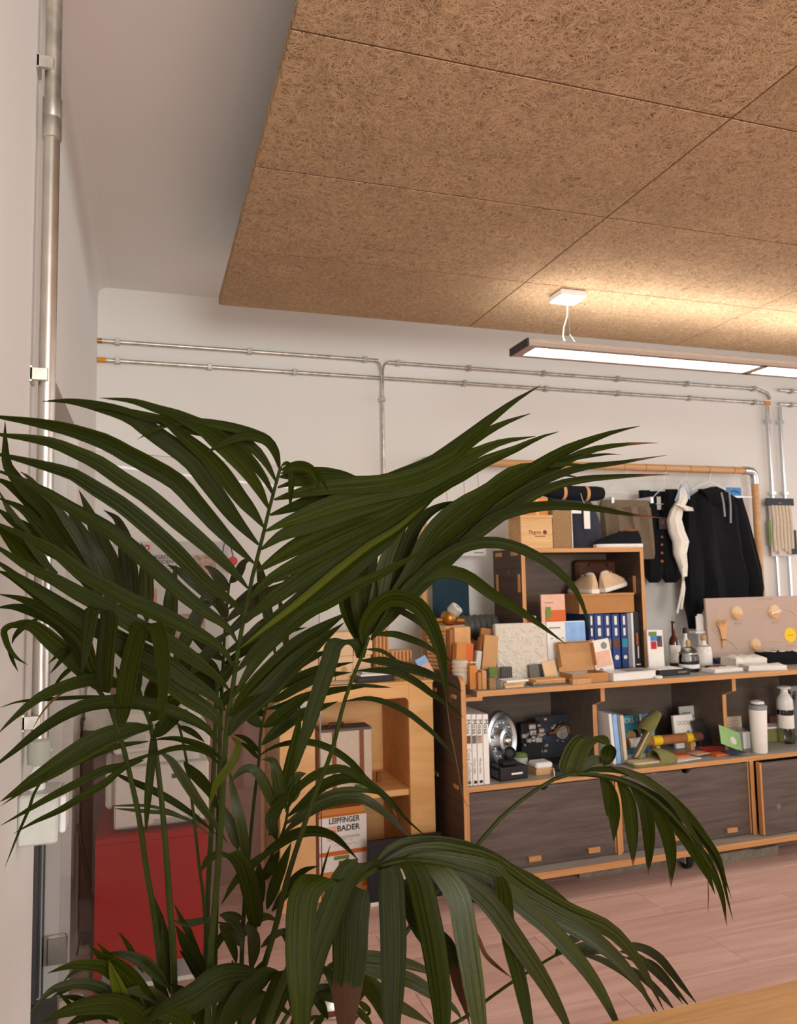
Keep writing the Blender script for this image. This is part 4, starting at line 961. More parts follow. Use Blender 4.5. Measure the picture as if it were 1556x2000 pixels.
tile('bottom pale tile of the short stack at the shelf front', 986, 1024, 1345, ZT+.0005, 3.212, .09, .011, 'pale_block', 4); tile('middle pale tile of the short stack at the shelf front', 984, 1026, 1341, ZT+.011, 3.217, .09, .011, 'block_wood', -3); tile('top pale tile of the short stack at the shelf front', 988, 1034, 1336, ZT+.022, 3.222, .09, .010, 'paper', 6)
tile('bottom grey tile of the wide stack at the shelf front', 1040, 1108, 1340, ZT+.0003, 3.215, .10, .008, 'felt_grey', 3); tile('lower tan tile of the wide stack at the shelf front', 1042, 1104, 1336, ZT+.008, 3.22, .10, .009, 'block_wood', -2); tile('upper tan tile of the wide stack at the shelf front', 1046, 1106, 1331, ZT+.017, 3.225, .09, .009, 'clay_light', 4)
board('dark grey felt square leaning before the plaster panel', 1036, 1056, 1299, 1333, 3.328, .012, 'felt_grey', lean=10, yaw=4); board('second dark felt square leaning before the plaster panel', 1050, 1066, 1298, 1332, 3.345, .010, 'charcoal', lean=8, yaw=8)
board('peach square board leaning on the tile stack', 1066, 1092, 1294, 1332, 3.330, .012, 'pale_block', lean=14, roll=-5)
tile('long brown wood block at the shelf front', 1118, 1156, 1337, ZT+.0003, 3.182, .030, .025, 'block_wood', 2)
# open mailer carton
A, B = ony(1110, 1333, 3.27), ony(1172, 1333, 3.27)
mc = thing('mailer_carton', 'open brown mailer carton with raised lid on the shelf', 'carton', ((A.x+B.x)/2, 3.215, ZT+.0003)); w = B.x-A.x+.02
m_ = MB(); m_.box(-w/2, w/2, 0, .12, 0, .003).box(-w/2, w/2, 0, .003, .003, .042).box(-w/2, -w/2+.003, .003, .12, .003, .042).box(w/2-.003, w/2, .003, .12, .003, .042); m_.build('tray', 'cardboard', mc)
ld = MB(); c15 = Matrix.Translation((0, .12, .04)) @ Matrix.Rotation(R(-14), 4, 'X'); ld.box(-w/2, w/2, -.003, 0, 0, .135, 0, c15); ld.box(-w/2, -w/2+.003, -.035, -.003, .02, .13, 0, c15); ld.box(w/2-.003, w/2, -.035, -.003, .02, .13, 0, c15); ld.box(-w/2, w/2, -.035, -.0, .1352, .138, 0, c15); ld.build('lid', 'kraft', mc)
pc, w, h = board('white patterned card with round stamp leaning on the carton', 1166, 1202, 1252, 1316, 3.345, .010, 'paper', lean=6, roll=-7, name='card', cat='card', group=None)
MB().lathe([(.001, -.0014), (.017, -.0014), (.017, -.0002), (.001, -.0002)], (w*.18, 0, h*.82), 18, 'y').build('stamp', 'print_grey', pc); MB().lathe([(.010, -.0014), (.012, -.0014), (.012, -.0002), (.010, -.0002)], (-w*.22, 0, h*.16), 18, 'y').build('ring', 'print_grey', pc)
part('texture_field', 'print_peach', pc, -w*.42, w*.42, -.0011, -.0002, h*.25, h*.68)
# hardcover book, dark tray, black case
A, B = ony(1190, 1333, 3.235), ony(1277, 1327, 3.235); hk_ = thing('hardcover_book', 'thick white-edged hardcover with glossy grey cover lying on the shelf', 'book', ((A.x+B.x)/2, 3.205, ZT+.0003), R(4)); w = B.x-A.x
part('pages', 'paper', hk_, -w/2, w/2-.003, .003, .115, .003, .033); part('cover', 'white_gloss', hk_, -w/2-.002, w/2, 0, .12, .0332, .037, .001); part('back_cover', 'white_gloss', hk_, -w/2-.002, w/2, 0, .12, 0, .0029); part('cover_photo', 'print_grey', hk_, -w*.1, w*.4, .02, .10, .0371, .0376)
dk = thing('dark_tray', 'flat dark tray lying before the binders', 'tray', (2.36, 3.355, ZT+.0003)); part('plate', 'charcoal', dk, -.10, .01, 0, .08, 0, .012, .002)
A, B = ony(1282, 1325, 3.27), ony(1344, 1322, 3.27); bc = thing('black_case', 'flat black box with white lid sheet on the shelf', 'case', ((A.x+B.x)/2, 3.25, ZT+.0003), R(2)); w = B.x-A.x
part('box', 'black_plastic', bc, -w/2, w/2, 0, .11, 0, .030, .002); part('sheet', 'paper', bc, -w*.5, w*.3, .01, .10, .0302, .0335); part('label', 'print_grey', bc, w*.1, w*.38, -.0012, -.0002, .012, .018)
wt = MB().lathe([(.018, 0), (.020, .004), (.020, .010), (.013, .012)], n=16); A = onz(1292, 1330, ZT); wo = thing('tape_roll', 'small white tape roll at the shelf front before the black case', 'tape roll', (A.x+.045, 3.203, ZT+.0003)); wt.build('ring', 'paper', wo, True)
mg, w, h = slab('magazine', 'white magazine with red and blue squares beside the cube', 'magazine', 1270, 1297, 1231, 1311, ZT, .016, 'paper', Y=3.38, yaw=R(-12), lean=R(3))
for c, x0, x1, z0, z1 in (('print_green', -.4, .1, .86, .96), ('print_blue', -.3, .3, .74, .86), ('print_red', -.3, .05, .55, .73), ('print_brown', .1, .42, .60, .86)): part('colour_square', c, mg, w*x0, w*x1, -.0013, -.0002, h*z0, h*z1)
def bottle(name, label, px, py, prof, mat, zb=ZT, Y=None, extra=None, cat='bottle', group=None):
    A = ony(px, py, Y) if Y else onz(px, py, zb); t = thing(name, label, cat, (A.x, Y or A.y, zb+.0004), 0, group); MB().lathe(prof, n=20).build('glass', mat, t, True)
    for nm, mt, pr in (extra or ()): MB().lathe(pr, n=18).build(nm, mt, t, True)
    return t
bottle('amber_bottle', 'tall amber bottle with white label on the shelf', 1319, 1306, [(.026, 0), (.029, .004), (.029, .135), (.024, .155), (.012, .175), (.011, .235), (.013, .237), (.013, .246), (.010, .247)], 'amber_bottle', Y=3.50, extra=[('label', 'paper', [(.0293, .03), (.0296, .032), (.0296, .12), (.0293, .122)])])
bottle('swing_jar', 'clip-top glass jar half filled with black grains', 1346, 1311, [(.046, 0), (.050, .006), (.050, .07), (.044, .09), (.046, .095), (.040, .10), (.034, .115), (.012, .125)], 'bottle_glass', Y=3.36, extra=[('filling', 'dark_liquid', [(.044, .004), (.048, .008), (.048, .052), (.002, .053)]), ('knob', 'cork_stop', [(.008, .1255), (.012, .135), (.010, .155), (.004, .160)]), ('clip_ring', 'steel', [(.0465, .088), (.049, .089), (.049, .094), (.0465, .095)]), ('label', 'paper', [(.0502, .018), (.0506, .020), (.0506, .036), (.0502, .038)])])
bottle('stopper_jar', 'white-labelled glass jar with cork stopper beside the beige board', 1376, 1299, [(.036, 0), (.040, .005), (.040, .085), (.034, .105), (.020, .112), (.013, .12), (.012, .135)], 'white_gloss', Y=3.52, extra=[('stopper', 'cork_stop', [(.012, .1352), (.015, .14), (.014, .165), (.003, .168)]), ('label', 'paper', [(.0403, .02), (.0406, .022), (.0406, .075), (.0403, .077)]), ('collar', 'cork_stop', [(.0345, .104), (.037, .105), (.037, .109), (.033, .110)])])
bottle('pump_bottle', 'small bottle with dark cap behind the clip-top jar', 1341, 1303, [(.020, 0), (.023, .004), (.023, .12), (.015, .14), (.009, .15), (.009, .175)], 'white_gloss', Y=3.56, extra=[('cap', 'black_plastic', [(.011, .1752), (.012, .18), (.012, .20), (.006, .204)])])
ws_ = thing('card_holder', 'white card holder standing behind the jars', 'card holder', (ony(1372, 1236, 3.70).x, 3.70, ZT+.0003)); zz = ony(1372, 1236, 3.70).z-ZT
part('stand', 'white_gloss', ws_, -.012, .012, .02, .03, 0, zz-.004); part('tray', 'white_gloss', ws_, -.055, .05, -.01, .05, zz-.004, zz+.010, .002); part('card', 'paper', ws_, -.03, .035, .012, .018, zz+.0105, zz+.095); part('second_card', 'paper', ws_, -.012, .045, .022, .027, zz+.0105, zz+.105)
# beige exhibit board
eb, w, h = slab('exhibit_board', 'beige exhibit board with round samples, straw bundle and yellow sticker', 'display board', 1386, 1585, 1166, 1290, ZT, .016, 'board_beige', Y=3.66, lean=R(2))
def eloc(px, py): p = ony(px, py, 3.655); return p.x-eb.location.x, p.z-ZT
for px, py, r in ((1441, 1197, .040), (1514, 1195, .041), (1476, 1259, .036)):
    x, z = eloc(px, py); dsk = MB().lathe([(.001, -.016), (r*.8, -.014), (r, -.006), (r, -.0005), (.001, -.0005)], (x, 0, z), 22, 'y').build('sample_disc', 'pale_block', eb, True)
    MB().prism([(x-r*.95, z), (x+r*.9, z-r*.35), (x+r*.6, z-r*.75), (x, z-r*.97), (x-r*.7, z-r*.68)], -.0175, -.0162, 'y').build('lower_half', 'clay_light', dsk)
    if px > 1500: MB().prism([(x-r*.9, z-r*.35), (x+r*.95, z+r*.05), (x+r*.98, z+r*.22), (x-r*.8, z-r*.15)], -.0195, -.0176, 'y').build('white_band', 'paper', dsk)
x, z = eloc(1412, 1240); wh = MB()
for i in range(9): 
    a = (i-4)*.10; wh.tube([(x+.004*(i-4)*.4, -.006, z-.075), (x+.002*(i-4), -.010, z-.03), (x+math.sin(a)*.05, -.012, z+.03), (x+math.sin(a)*.10, -.010, z+.072+.008*(i % 3))], [.002, .002, .005, .002], 5)
wh.build('straw_bundle', 'clay_light', eb, True); part('straw_tie', 'tan_strap', eb, x-.014, x+.014, -.014, -.004, z-.032, z-.026)
x, z = eloc(1545, 1241); MB().lathe([(.001, -.002), (.043, -.002), (.043, -.0003), (.001, -.0003)], (x, 0, z), 28, 'y').build('yellow_sticker', 'print_yellow', eb); MB().tube([(x-.022+.0044*i, -.0025, z-.002+.003*(i%2)) for i in range(11)], .0016, 5).build('sticker_script', 'print_orange', eb)
for pts in (((1418, 1194), (1404, 1200), (1393, 1215), (1394, 1232), (1404, 1240)), ((1462, 1197), (1474, 1196), (1484, 1188), (1494, 1186)), ((1534, 1190), (1548, 1194), (1556, 1202)), ((1422, 1250), (1432, 1256), (1442, 1268)), ((1492, 1256), (1502, 1251), (1520, 1253), (1530, 1252))):
    q = [eloc(*p) for p in pts]; MB().tube([(a, -.0005, b_) for a, b_ in q], .0032, 5).build('path_line', 'board_line', eb)
for px, py, ww in ((1443, 1218, .05), (1516, 1216, .05), (1498, 1170, .10), (1545, 1262, .06)):
    x, z = eloc(px, py)
    for k in range(2): part('text_line', 'photo_warm', eb, x-ww/2, x+ww/2, -.0008, -.0002, z-.006*k, z-.006*k+.0025)
# folded fabrics and papers right of the jars
def cloth_fold(label, px, py, Y, w, d, hh, mat, yaw=0, zb=ZT, extra=None, cat='fabric'):
    A = ony(px, py, Y); t = thing('folded_fabric', label, cat, (A.x, Y, zb+.0004), R(yaw)); rg = []
    for i in range(9):
        u = -w/2+w*i/8; rg.append([Vector((u+.004*math.sin(q*2+i), d/2+d/2*math.copysign(abs(math.cos(a))**.5, math.cos(a))*(1+.05*math.sin(i*1.7)), max(0, hh/2+hh/2*math.copysign(abs(math.sin(a))**.6, math.sin(a))*(1+.25*math.sin(i*2.3+q)) if math.sin(a) > -.2 else 0))) for q, a in [(q, q*2*math.pi/16) for q in range(16)]])
    MB().loft(rg).build('cloth', mat, t, True)
    if extra: extra(t, w, d, hh)
    return t
def bag_print(t, w, d, hh):
    for i in range(9): MB().lathe([(.004, hh*1.05), (.013, hh*1.08+.001), (.013, hh*1.08+.003), (.004, hh*1.08+.003)], (-w*.40+w*.8*i/8, d*(.3+.25*(i % 2)), 0), 10).build('print_ring', 'paper' if i % 3 else 'felt_green', t)
cloth_fold('large folded white bag on the worktop beside the beige board', 1468, 1300, 3.345, .18, .14, .055, 'white_cloth', -8)
cloth_fold('crumpled white cloth lying flat at the worktop edge', 1424, 1318, 3.24, .18, .09, .02, 'white_cloth', 3)
cloth_fold('folded white shirt at the worktop front below the beige board', 1500, 1312, 3.205, .2, .10, .028, 'white_cloth', -14)
cloth_fold('black patterned bag with white rings on the worktop', 1534, 1290, 3.37, .2, .14, .06, 'black_cloth', -16, extra=bag_print)
cloth_fold('dark blue folded cloth before the beige board', 1415, 1290, 3.56, .10, .08, .025, 'jeans_blue', 0)
cloth_fold('white folded cloth at the right edge of the worktop', 1546, 1278, 3.52, .18, .09, .05, 'paper', 5)
lf = thing('brown_booklet', 'flat brown booklet under the jars', 'booklet', (ony(1396, 1300, 3.42).x, 3.395, ZT+.0003), R(-6)); part('cover', 'print_brown', lf, -.045, .045, 0, .055, 0, .012, .001)

# ------------------------------------------------------------------ middle shelf, left bay
for i, (a, b_, lb, c) in enumerate(((910, 923, 'widest white binder with a brown square, leftmost on the middle shelf', 'print_brown'), (924, 933, 'slim white binder with a blue-grey square, second on the middle shelf', 'felt_grey'), (934, 945, 'slim white binder with a tan square, third on the middle shelf', 'photo_warm'), (946, 957, 'plain white binder without a square beside the metal wheel', None))):
    s, w, h = slab('binder', lb, 'binder', a, b_, 1395, 1538, ZM, .26, 'paper', Y=3.195, group='white binders on the middle shelf')
    if c: part('colour_square', c, s, -w*.45, w*.38, -.0012, -.0002, h*.59, h*.70)
    letters('Mosa', .030, (-.009, -.0008, h*.93), s, 'print_black', rot=(R(90), R(90), 0))
    if i < 3: letters('Core Collection' if i == 0 else 'Mosa tiles', .024 if i == 0 else .016, (-.006, -.0008, h*.52 if i == 0 else h*.38), s, 'print_grey', rot=(R(90), R(90), 0)); part('barcode', 'print_black', s, -.006, .008, -.0009, -.0001, h*.03, h*.07)
wc = ony(990, 1452, 3.33); wl_ = thing('metal_wheel', 'polished steel wheel rim leaning on the middle shelf', 'wheel rim', (wc.x, 3.37, ZM+.006), R(32), None, R(4)); wr = wc.z-ZM
wpf = [(.012, -.012), (.030, -.030), (.045, -.026), (.052, -.006), (.060, .012), (.075, .014), (.082, -.004), (.098, -.012), (.112, -.006), (.118, .012), (.112, .024), (.095, .02), (.06, .03), (.012, .006)]
sc_ = wr/.118; MB().lathe([(r*sc_, y) for r, y in wpf], (0, 0, wr+.0005), 36, 'y').build('rim', 'bright_steel', wl_, True)
MB().lathe([(.001, -.052), (.012, -.050), (.022, -.040), (.026, -.028), (.012, -.020)], (0, 0, wr), 16, 'y').build('hub_cap', 'steel', wl_, True)
for i in range(9):
    a = i*2*math.pi/9; MB().lathe([(.001, -.014), (.006, -.012), (.007, -.002), (.007, .01)], (.067*sc_*math.cos(a), 0, wr+.067*sc_*math.sin(a)), 8, 'y').build('bolt', 'bright_steel', wl_, True)
MB().lathe([(.10, .030), (.105, .032), (.105, .085), (.09, .088)], (0, 0, wr), 24, 'y').build('drum', 'black_matte', wl_, True)
el, w, h = slab('engine_part', 'cast metal machine part behind the steel wheel', 'machine part', 1020, 1060, 1412, 1520, ZM, .05, 'black_matte', Y=3.50)
for i in range(26): 
    x, z = random.uniform(-w*.45, w*.45), random.uniform(h*.45, h*.95); s2 = random.uniform(.006, .02); part('casting', 'tin', el, x-s2, x+s2, -.02-random.uniform(0, .01), -.0005, z-s2*.7, z+s2*.7, .003) if i % 2 else MB().blob((x, -.018, z), (s2*.6, .012, s2*.6), 8, 5).build('casting', 'tin', el, True)
pcb, w, h = slab('circuit_board', 'dark computer mainboard with copper heat pipe on the shelf', 'circuit board', 1052, 1118, 1398, 1518, ZM, .006, 'pcb', Y=3.565, lean=R(6))
MB().tube([(-w*.18, -.012, h*.55), (0, -.012, h*.56), (w*.15, -.014, h*.72), (w*.32, -.014, h*.76), (w*.42, -.012, h*.68), (w*.44, -.010, h*.52)], .008, 8).build('heat_pipe', 'copper', pcb, True)
MB().lathe([(.016, -.012), (.034, -.012), (.034, -.0005), (.016, -.0005)], (w*.24, 0, h*.56), 18, 'y').build('fan', 'tin', pcb, True)
for i in range(44):
    x, z, s2 = random.uniform(-w*.46, w*.46), random.uniform(h*.08, h*.95), random.uniform(.003, .012); part('chip', random.choice(('pcb_chip', 'pcb_chip', 'tin', 'navy_binder')), pcb, x-s2, x+s2, -.005, -.0004, z-s2*.6, z+s2*.6)
lt = thing('laptop', 'black laptop shell lying open-edged under the mainboard', 'laptop', (ony(1096, 1500, 3.36).x, 3.335, ZM+.0003), R(-3)); part('base', 'black_plastic', lt, -.07, .11, 0, .15, 0, .018, .003); part('port', 'print_orange', lt, -.02, .0, -.001, -.0001, .006, .011)
sb2 = thing('sample_case', 'low white-edged sample case at the front of the middle shelf', 'case', (ony(1095, 1525, 3.2).x, 3.19, ZM+.0003), R(-24)); part('tray', 'black_plastic', sb2, -.03, .10, 0, .06, 0, .022, .002); part('rim', 'paper', sb2, -.034, -.0305, 0, .06, 0, .026)
A, B = ony(975, 1530, 3.22), ony(1032, 1525, 3.22); bb2 = thing('black_gift_box', 'black printed box with a camera lens on it, middle shelf', 'box', ((A.x+B.x)/2, 3.215, ZM+.0003), R(6)); w = B.x-A.x
part('box', 'black_plastic', bb2, -w/2, w/2, 0, .10, 0, .058, .002); part('print', 'paper', bb2, -w*.1, w*.3, -.0011, -.0002, .024, .032)
for i in range(4): part('side_line', 'print_grey', bb2, -w/2-.0011, -w/2-.0002, .02, .08, .014+i*.008, .016+i*.008)
ln = thing('lens', 'black camera lens resting on the black printed box', 'lens', (bb2.location.x-.01, 3.235, ZM+.0590)); part('foot', 'black_matte', ln, -.035, .04, 0, .06, 0, .022, .006); MB().lathe([(.018, 0), (.026, .004), (.028, .02), (.028, .04), (.022, .046), (.016, .038)], n=20, M4=Matrix.Translation((.0, .03, .045)) @ Matrix.Rotation(R(70), 4, 'X')).build('barrel', 'black_plastic', ln, True)
ms_ = thing('moss_jar', 'small glass with green moss on the middle shelf', 'jar', (ony(1022, 1510, 3.35).x, 3.375, ZM+.0003)); MB().lathe([(.03, 0), (.034, .004), (.034, .055), (.030, .06)], n=18).build('glass', 'grey_plastic', ms_, True); MB().blob((0, 0, .066), (.034, .034, .014), 12, 6).build('moss', 'moss', ms_, True)
A, B = ony(1045, 1514, 3.26), ony(1078, 1512, 3.26); wb = thing('white_box', 'small wooden block with a white padded top, middle shelf', 'box', ((A.x+B.x)/2, 3.25, ZM+.0003)); w = B.x-A.x; part('block', 'block_wood', wb, -w/2, w/2, 0, .08, 0, .026, .001); part('pad', 'paper', wb, -w/2, w/2, -.002, .08, .0262, .054, .008)

# ------------------------------------------------------------------ middle shelf, second bay
dfp = thing('patterned_board', 'dark patterned panel standing along the first divider', 'panel', (2.100, 3.36, ZM+.0003), R(86)); part('panel', 'charcoal', dfp, 0, .25, 0, .012, 0, .30, .002); part('pattern', 'pcb', dfp, .015, .235, -.0015, -.0002, .015, .285)
for i, (a, b_, mt, lb) in enumerate(((1189, 1195, 'paper', 'thin white book, leftmost of the slim row by the divider'), (1196, 1205, 'sky_blue', 'slim light-blue book in the row by the divider'), (1206, 1210, 'print_grey', 'slim grey book in the row by the divider'), (1211, 1218, 'cream_cloth', 'slim cream book, rightmost of the slim row by the divider'))):
    s, w, h = slab('book', lb, 'book', a+9, b_+9, 1394+i, 1493, ZM, .15, mt, Y=3.285, group='slim books by the divider'); s.rotation_euler[1] = R(-4); s.location.z += .0015
bk1, w, h = slab('book', 'blue book with a round emblem and white title in the second bay', 'book', 1215, 1249, 1399, 1478, ZM, .03, 'print_teal', Y=3.49, lean=R(4)); letters('UCKS M', .032, (-w*.46, -.0008, h*.80), bk1, 'paper'); MB().lathe([(.016, -.0016), (.028, -.0016), (.028, -.0002), (.016, -.0002)], (w*.1, 0, h*.42), 20, 'y').build('emblem', 'kraft', bk1); part('dark_half', 'navy_dark', bk1, w*.22, w*.5, -.0012, -.0002, 0, h*.6)
bk2, w, h = slab('book', 'light-blue picture book with cream spine in the second bay', 'book', 1255, 1283, 1395, 1478, ZM, .015, 'print_blue', Y=3.455, lean=R(5)); part('spine', 'cream_cloth', bk2, -w*.5, -w*.38, -.0012, -.0002, 0, h); part('cover_picture', 'photo_warm', bk2, -w*.2, w*.4, -.0012, -.0002, h*.15, h*.5); part('sky', 'sky_blue', bk2, -w*.3, w*.48, -.0012, -.0002, h*.52, h*.8)
bs2 = thing('book', 'small teal book lying under the slippers', 'book', (ony(1240, 1490, 3.36).x, 3.34, ZM+.0003)); part('pages', 'paper', bs2, -.045, .05, .002, .10, .002, .026); part('cover', 'print_teal', bs2, -.048, .052, 0, .102, .0262, .034); part('back_cover', 'navy_dark', bs2, -.048, .052, 0, .102, 0, .0018)
A, B = ony(1224, 1462, 3.42), ony(1366, 1450, 3.42); tbz = ZM+.062; tu = thing('map_tube', 'long orange and brown patterned cardboard tube behind the slippers', 'tube', (A.x, 3.42, tbz)); MB().tube([(0, 0, 0), (B.x-A.x, 0, 0)], .024, 16).build('tube', 'clay', tu, True)
for u, ww, mt in ((.02, .09, 'paper'), (.34, .05, 'print_yellow'), (.80, .05, 'print_yellow'), (.88, .06, 'print_brown')): MB().tube([(u*(B.x-A.x), 0, 0), (u*(B.x-A.x)+ww, 0, 0)], .0246, 16).build('band', mt, tu, True)
for s_x in (.17, B.x-A.x-.06): part('rest', 'kraft', tu, s_x-.012, s_x+.012, -.02, .02, -.0617, -.0242)
def slipper(label, loc, yaw, pitch, roll=0):
    t = thing('felt_slipper', label, 'slipper', loc, yaw, 'pair of felt slippers'); t.rotation_euler = (roll, pitch, yaw); L = .26
    pr = [(-.5, .22), (-.46, .31), (-.3, .36), (-.05, .37), (.2, .42), (.38, .38), (.47, .25), (.5, .1)]; mk = lambda k, z: [Vector((u*L, s*k*wd*.13*1.9/2, z)) for s in (1,) for u, wd in pr] + [Vector((u*L, -k*wd*.13*1.9/2, z)) for u, wd in reversed(pr)]
    MB().loft([mk(.96, 0), mk(1, .005), mk(1, .012), mk(.97, .014)]).build('sole', 'felt_green', t); MB().loft([mk(.92, .0142), mk(.92, .021), mk(.86, .023)]).build('footbed', 'felt_cream', t)
    rings = []
    for u, wd, hh in ((.02, .40, .055), (.14, .43, .058), (.28, .43, .048), (.40, .36, .034), (.47, .24, .024)): rings.append([Vector((u*L, wd*.13*1.9/2*1.06*math.cos(a), .012+hh*math.sin(a))) for a in [q*math.pi/10 for q in range(11)]])
    inner = [[Vector((p.x, p.y*.93, .012+(p.z-.012)*.9)) for p in rg] for rg in rings]
    mb = MB().loft(rings, False, False); mb.loft(inner, False, False)
    n = len(rings[0]); mb.add(rings[0]+inner[0], [(i, i+1, n+i+1, n+i) for i in range(n-1)]); mb.build('upper', 'felt_green', t, True)
    return t
p = ony(1275, 1500, 3.235); slipper('felt slipper lying flat at the front of the second bay', (p.x, 3.235, ZM+.0005), R(4), 0)
p = ony(1272, 1462, 3.27); slipper('felt slipper propped upright on the other slipper', (p.x, 3.285, ZM+.118), R(8), R(-52), R(-30))
ob4, w, h = slab('book', 'white book with grey title standing in the second bay', 'book', 1322, 1360, 1398, 1478, ZM, .02, 'paper', Y=3.45, lean=R(6)); letters('OODLE', .028, (-w*.36, -.0008, h*.70), ob4, 'print_grey'); part('blue_mark', 'print_blue', ob4, w*.12, w*.26, -.0012, -.0002, h*.42, h*.52)
nb, w, h = slab('magazine', 'grey magazine with black script title at the back of the second bay', 'magazine', 1334, 1368, 1380, 1466, ZM, .012, 'paper_grey', Y=3.56, lean=R(5)); 
for k, (a, b_) in enumerate(((-.35, .1), (-.2, .42))): part('text_line', 'print_black', nb, w*a, w*b_, -.0011, -.0002, h*(.80-.10*k), h*(.825-.10*k))
tb2, w, h = slab('tablet', 'black tablet leaning on the second divider', 'tablet', 1370, 1394, 1412, 1474, ZM, .01, 'black_plastic', Y=3.40, lean=R(16), yaw=R(6)); tb2.rotation_euler[1] = R(-10); tb2.location.z += .014
gc, w, h = slab('green_card', 'pale green card with white oval propped on the papers', 'card', 1408, 1452, 1436, 1478, ZM, .003, 'green_card', Y=3.27, lean=R(30)); gc.rotation_euler[1] = R(22); gc.location.z += .026; MB().lathe([(.001, -.0012), (.02, -.0012), (.02, -.0002), (.001, -.0002)], (w*.12, 0, h*.42), 20, 'y').build('oval', 'paper', gc)
for i, (px, Y, mt, ww, yw, lb) in enumerate(((1345, 3.225, 'paper', .17, 8, 'white leaflet at the very front of the second bay'), (1330, 3.27, 'print_orange', .10, -6, 'small orange booklet lying in the second bay'), (1375, 3.255, 'print_peach', .09, 12, 'peach leaflet lying in the second bay'), (1412, 3.235, 'print_orange', .08, 4, 'orange card at the front near the green card'), (1440, 3.21, 'jeans_blue', .10, -8, 'blue and white ruler-like strip below the green card'))):
    A = ony(px, 1490, Y); lf = thing('leaflet', lb, 'leaflet', (A.x, Y, ZM+.0004+.0125*(i == 2)+.004*(i == 1)+.0125*(i == 4)), R(yw), 'loose leaflets on the middle shelf'); part('sheet', mt, lf, -ww/2, ww/2, 0, .06, 0, .0035+.008*(i in (1, 3)), .0005)
nbk = thing('red_fan_sticks', 'bundle of dark red sticks below the tube', 'sticks', (ony(1392, 1480, 3.34).x, 3.325, ZM+.0003), R(-6))
for i in range(6): MB().tube([(-.06, .01*i, .006+.002*i), (.06, .006*i, .006+.002*i)], .004, 6).build('stick', 'print_red' if i % 2 else 'brown_leather', nbk, True)

# ------------------------------------------------------------------ middle shelf, third bay
tm = bottle('tumbler', 'tall white tumbler with flip lid on the middle shelf', 1484, 1474, [(.034, 0), (.036, .003), (.043, .205), (.043, .212), (.040, .213)], 'paper', ZM, 3.235, [('lid', 'grey_binder', [(.042, .2132), (.045, .216), (.045, .232), (.038, .236)]), ('drink_flap', 'white_gloss', [(.020, .2362), (.034, .242), (.032, .252), (.010, .258)])], 'tumbler')
bottle('two_part_bottle', 'stacked white and clear bottle with mushroom stopper', 1537, 1458, [(.038, 0), (.040, .003), (.040, .075), (.039, .078)], 'bottle_glass', ZM, 3.36, [('sleeve', 'paper', [(.0405, .0785), (.041, .08), (.041, .145), (.0405, .146)]), ('clear_band', 'bottle_glass', [(.0385, .1462), (.039, .148), (.039, .172), (.0385, .174)]), ('shoulder', 'white_gloss', [(.041, .1745), (.042, .177), (.041, .225), (.024, .255), (.019, .262), (.019, .280)]), ('stopper', 'white_gloss', [(.020, .2802), (.035, .284), (.036, .292), (.028, .296)])])
cdx, w, h = slab('folded_card', 'cream folded card standing by the second divider', 'card', 1417, 1453, 1400, 1462, ZM, .006, 'cream_cloth', Y=3.50, lean=R(4)); 
for k in range(3): part('text_line', 'print_grey', cdx, -w*.35, w*.3, -.0011, -.0002, h*(.8-.12*k), h*(.815-.12*k))
gl_, w, h = slab('glass_block', 'small clear glass block in front of the cream card', 'glass block', 1432, 1464, 1425, 1470, ZM, .05, 'bottle_glass', Y=3.40); part('base_plate', 'brown_leather', gl_, -w/2+.004, w/2-.004, .004, .046, .002, h*.45)
wpk, w, h = slab('white_packet', 'white paper packet standing behind the tumbler', 'packet', 1453, 1467, 1430, 1474, ZM, .03, 'paper', Y=3.32)
grb = thing('green_box', 'flat green box with white top right of the tumbler', 'box', (ony(1508, 1460, 3.42).x, 3.40, ZM+.0003), R(-8)); part('box', 'felt_green', grb, -.05, .06, 0, .09, 0, .07, .002); part('sheet', 'paper', grb, -.052, .064, -.002, .09, .0702, .079)
sp = thing('spray_bottle', 'grey trigger spray bottle at the right picture edge', 'spray bottle', (ony(1562, 1450, 3.46).x, 3.46, ZM+.0003)); MB().lathe([(.036, 0), (.04, .004), (.04, .15), (.022, .19), (.016, .20), (.016, .22)], n=20).build('bottle', 'grey_binder', sp, True); MB().box(-.06, .03, -.014, .014, .245, .275, .004).box(-.018, .018, -.016, .016, .2202, .246, .003).build('head', 'print_grey', sp); MB().tube([(-.035, 0, .246), (-.045, 0, .22), (-.04, 0, .195)], .006, 7).build('trigger', 'print_grey', sp, True)
dsh = bottle('glass_dish', 'round glass dish with beige rim at the right picture edge', 1592, 1462, [(.05, 0), (.07, .004), (.075, .04), (.072, .055)], 'cream_cloth', ZM, 3.42, [('rim', 'print_peach', [(.0725, .0552), (.078, .056), (.078, .062), (.070, .063)])], 'dish')
dpk, w, h = slab('dark_packet', 'dark brown packet behind the two-part bottle', 'packet', 1505, 1526, 1398, 1455, ZM, .04, 'print_brown', Y=3.52)

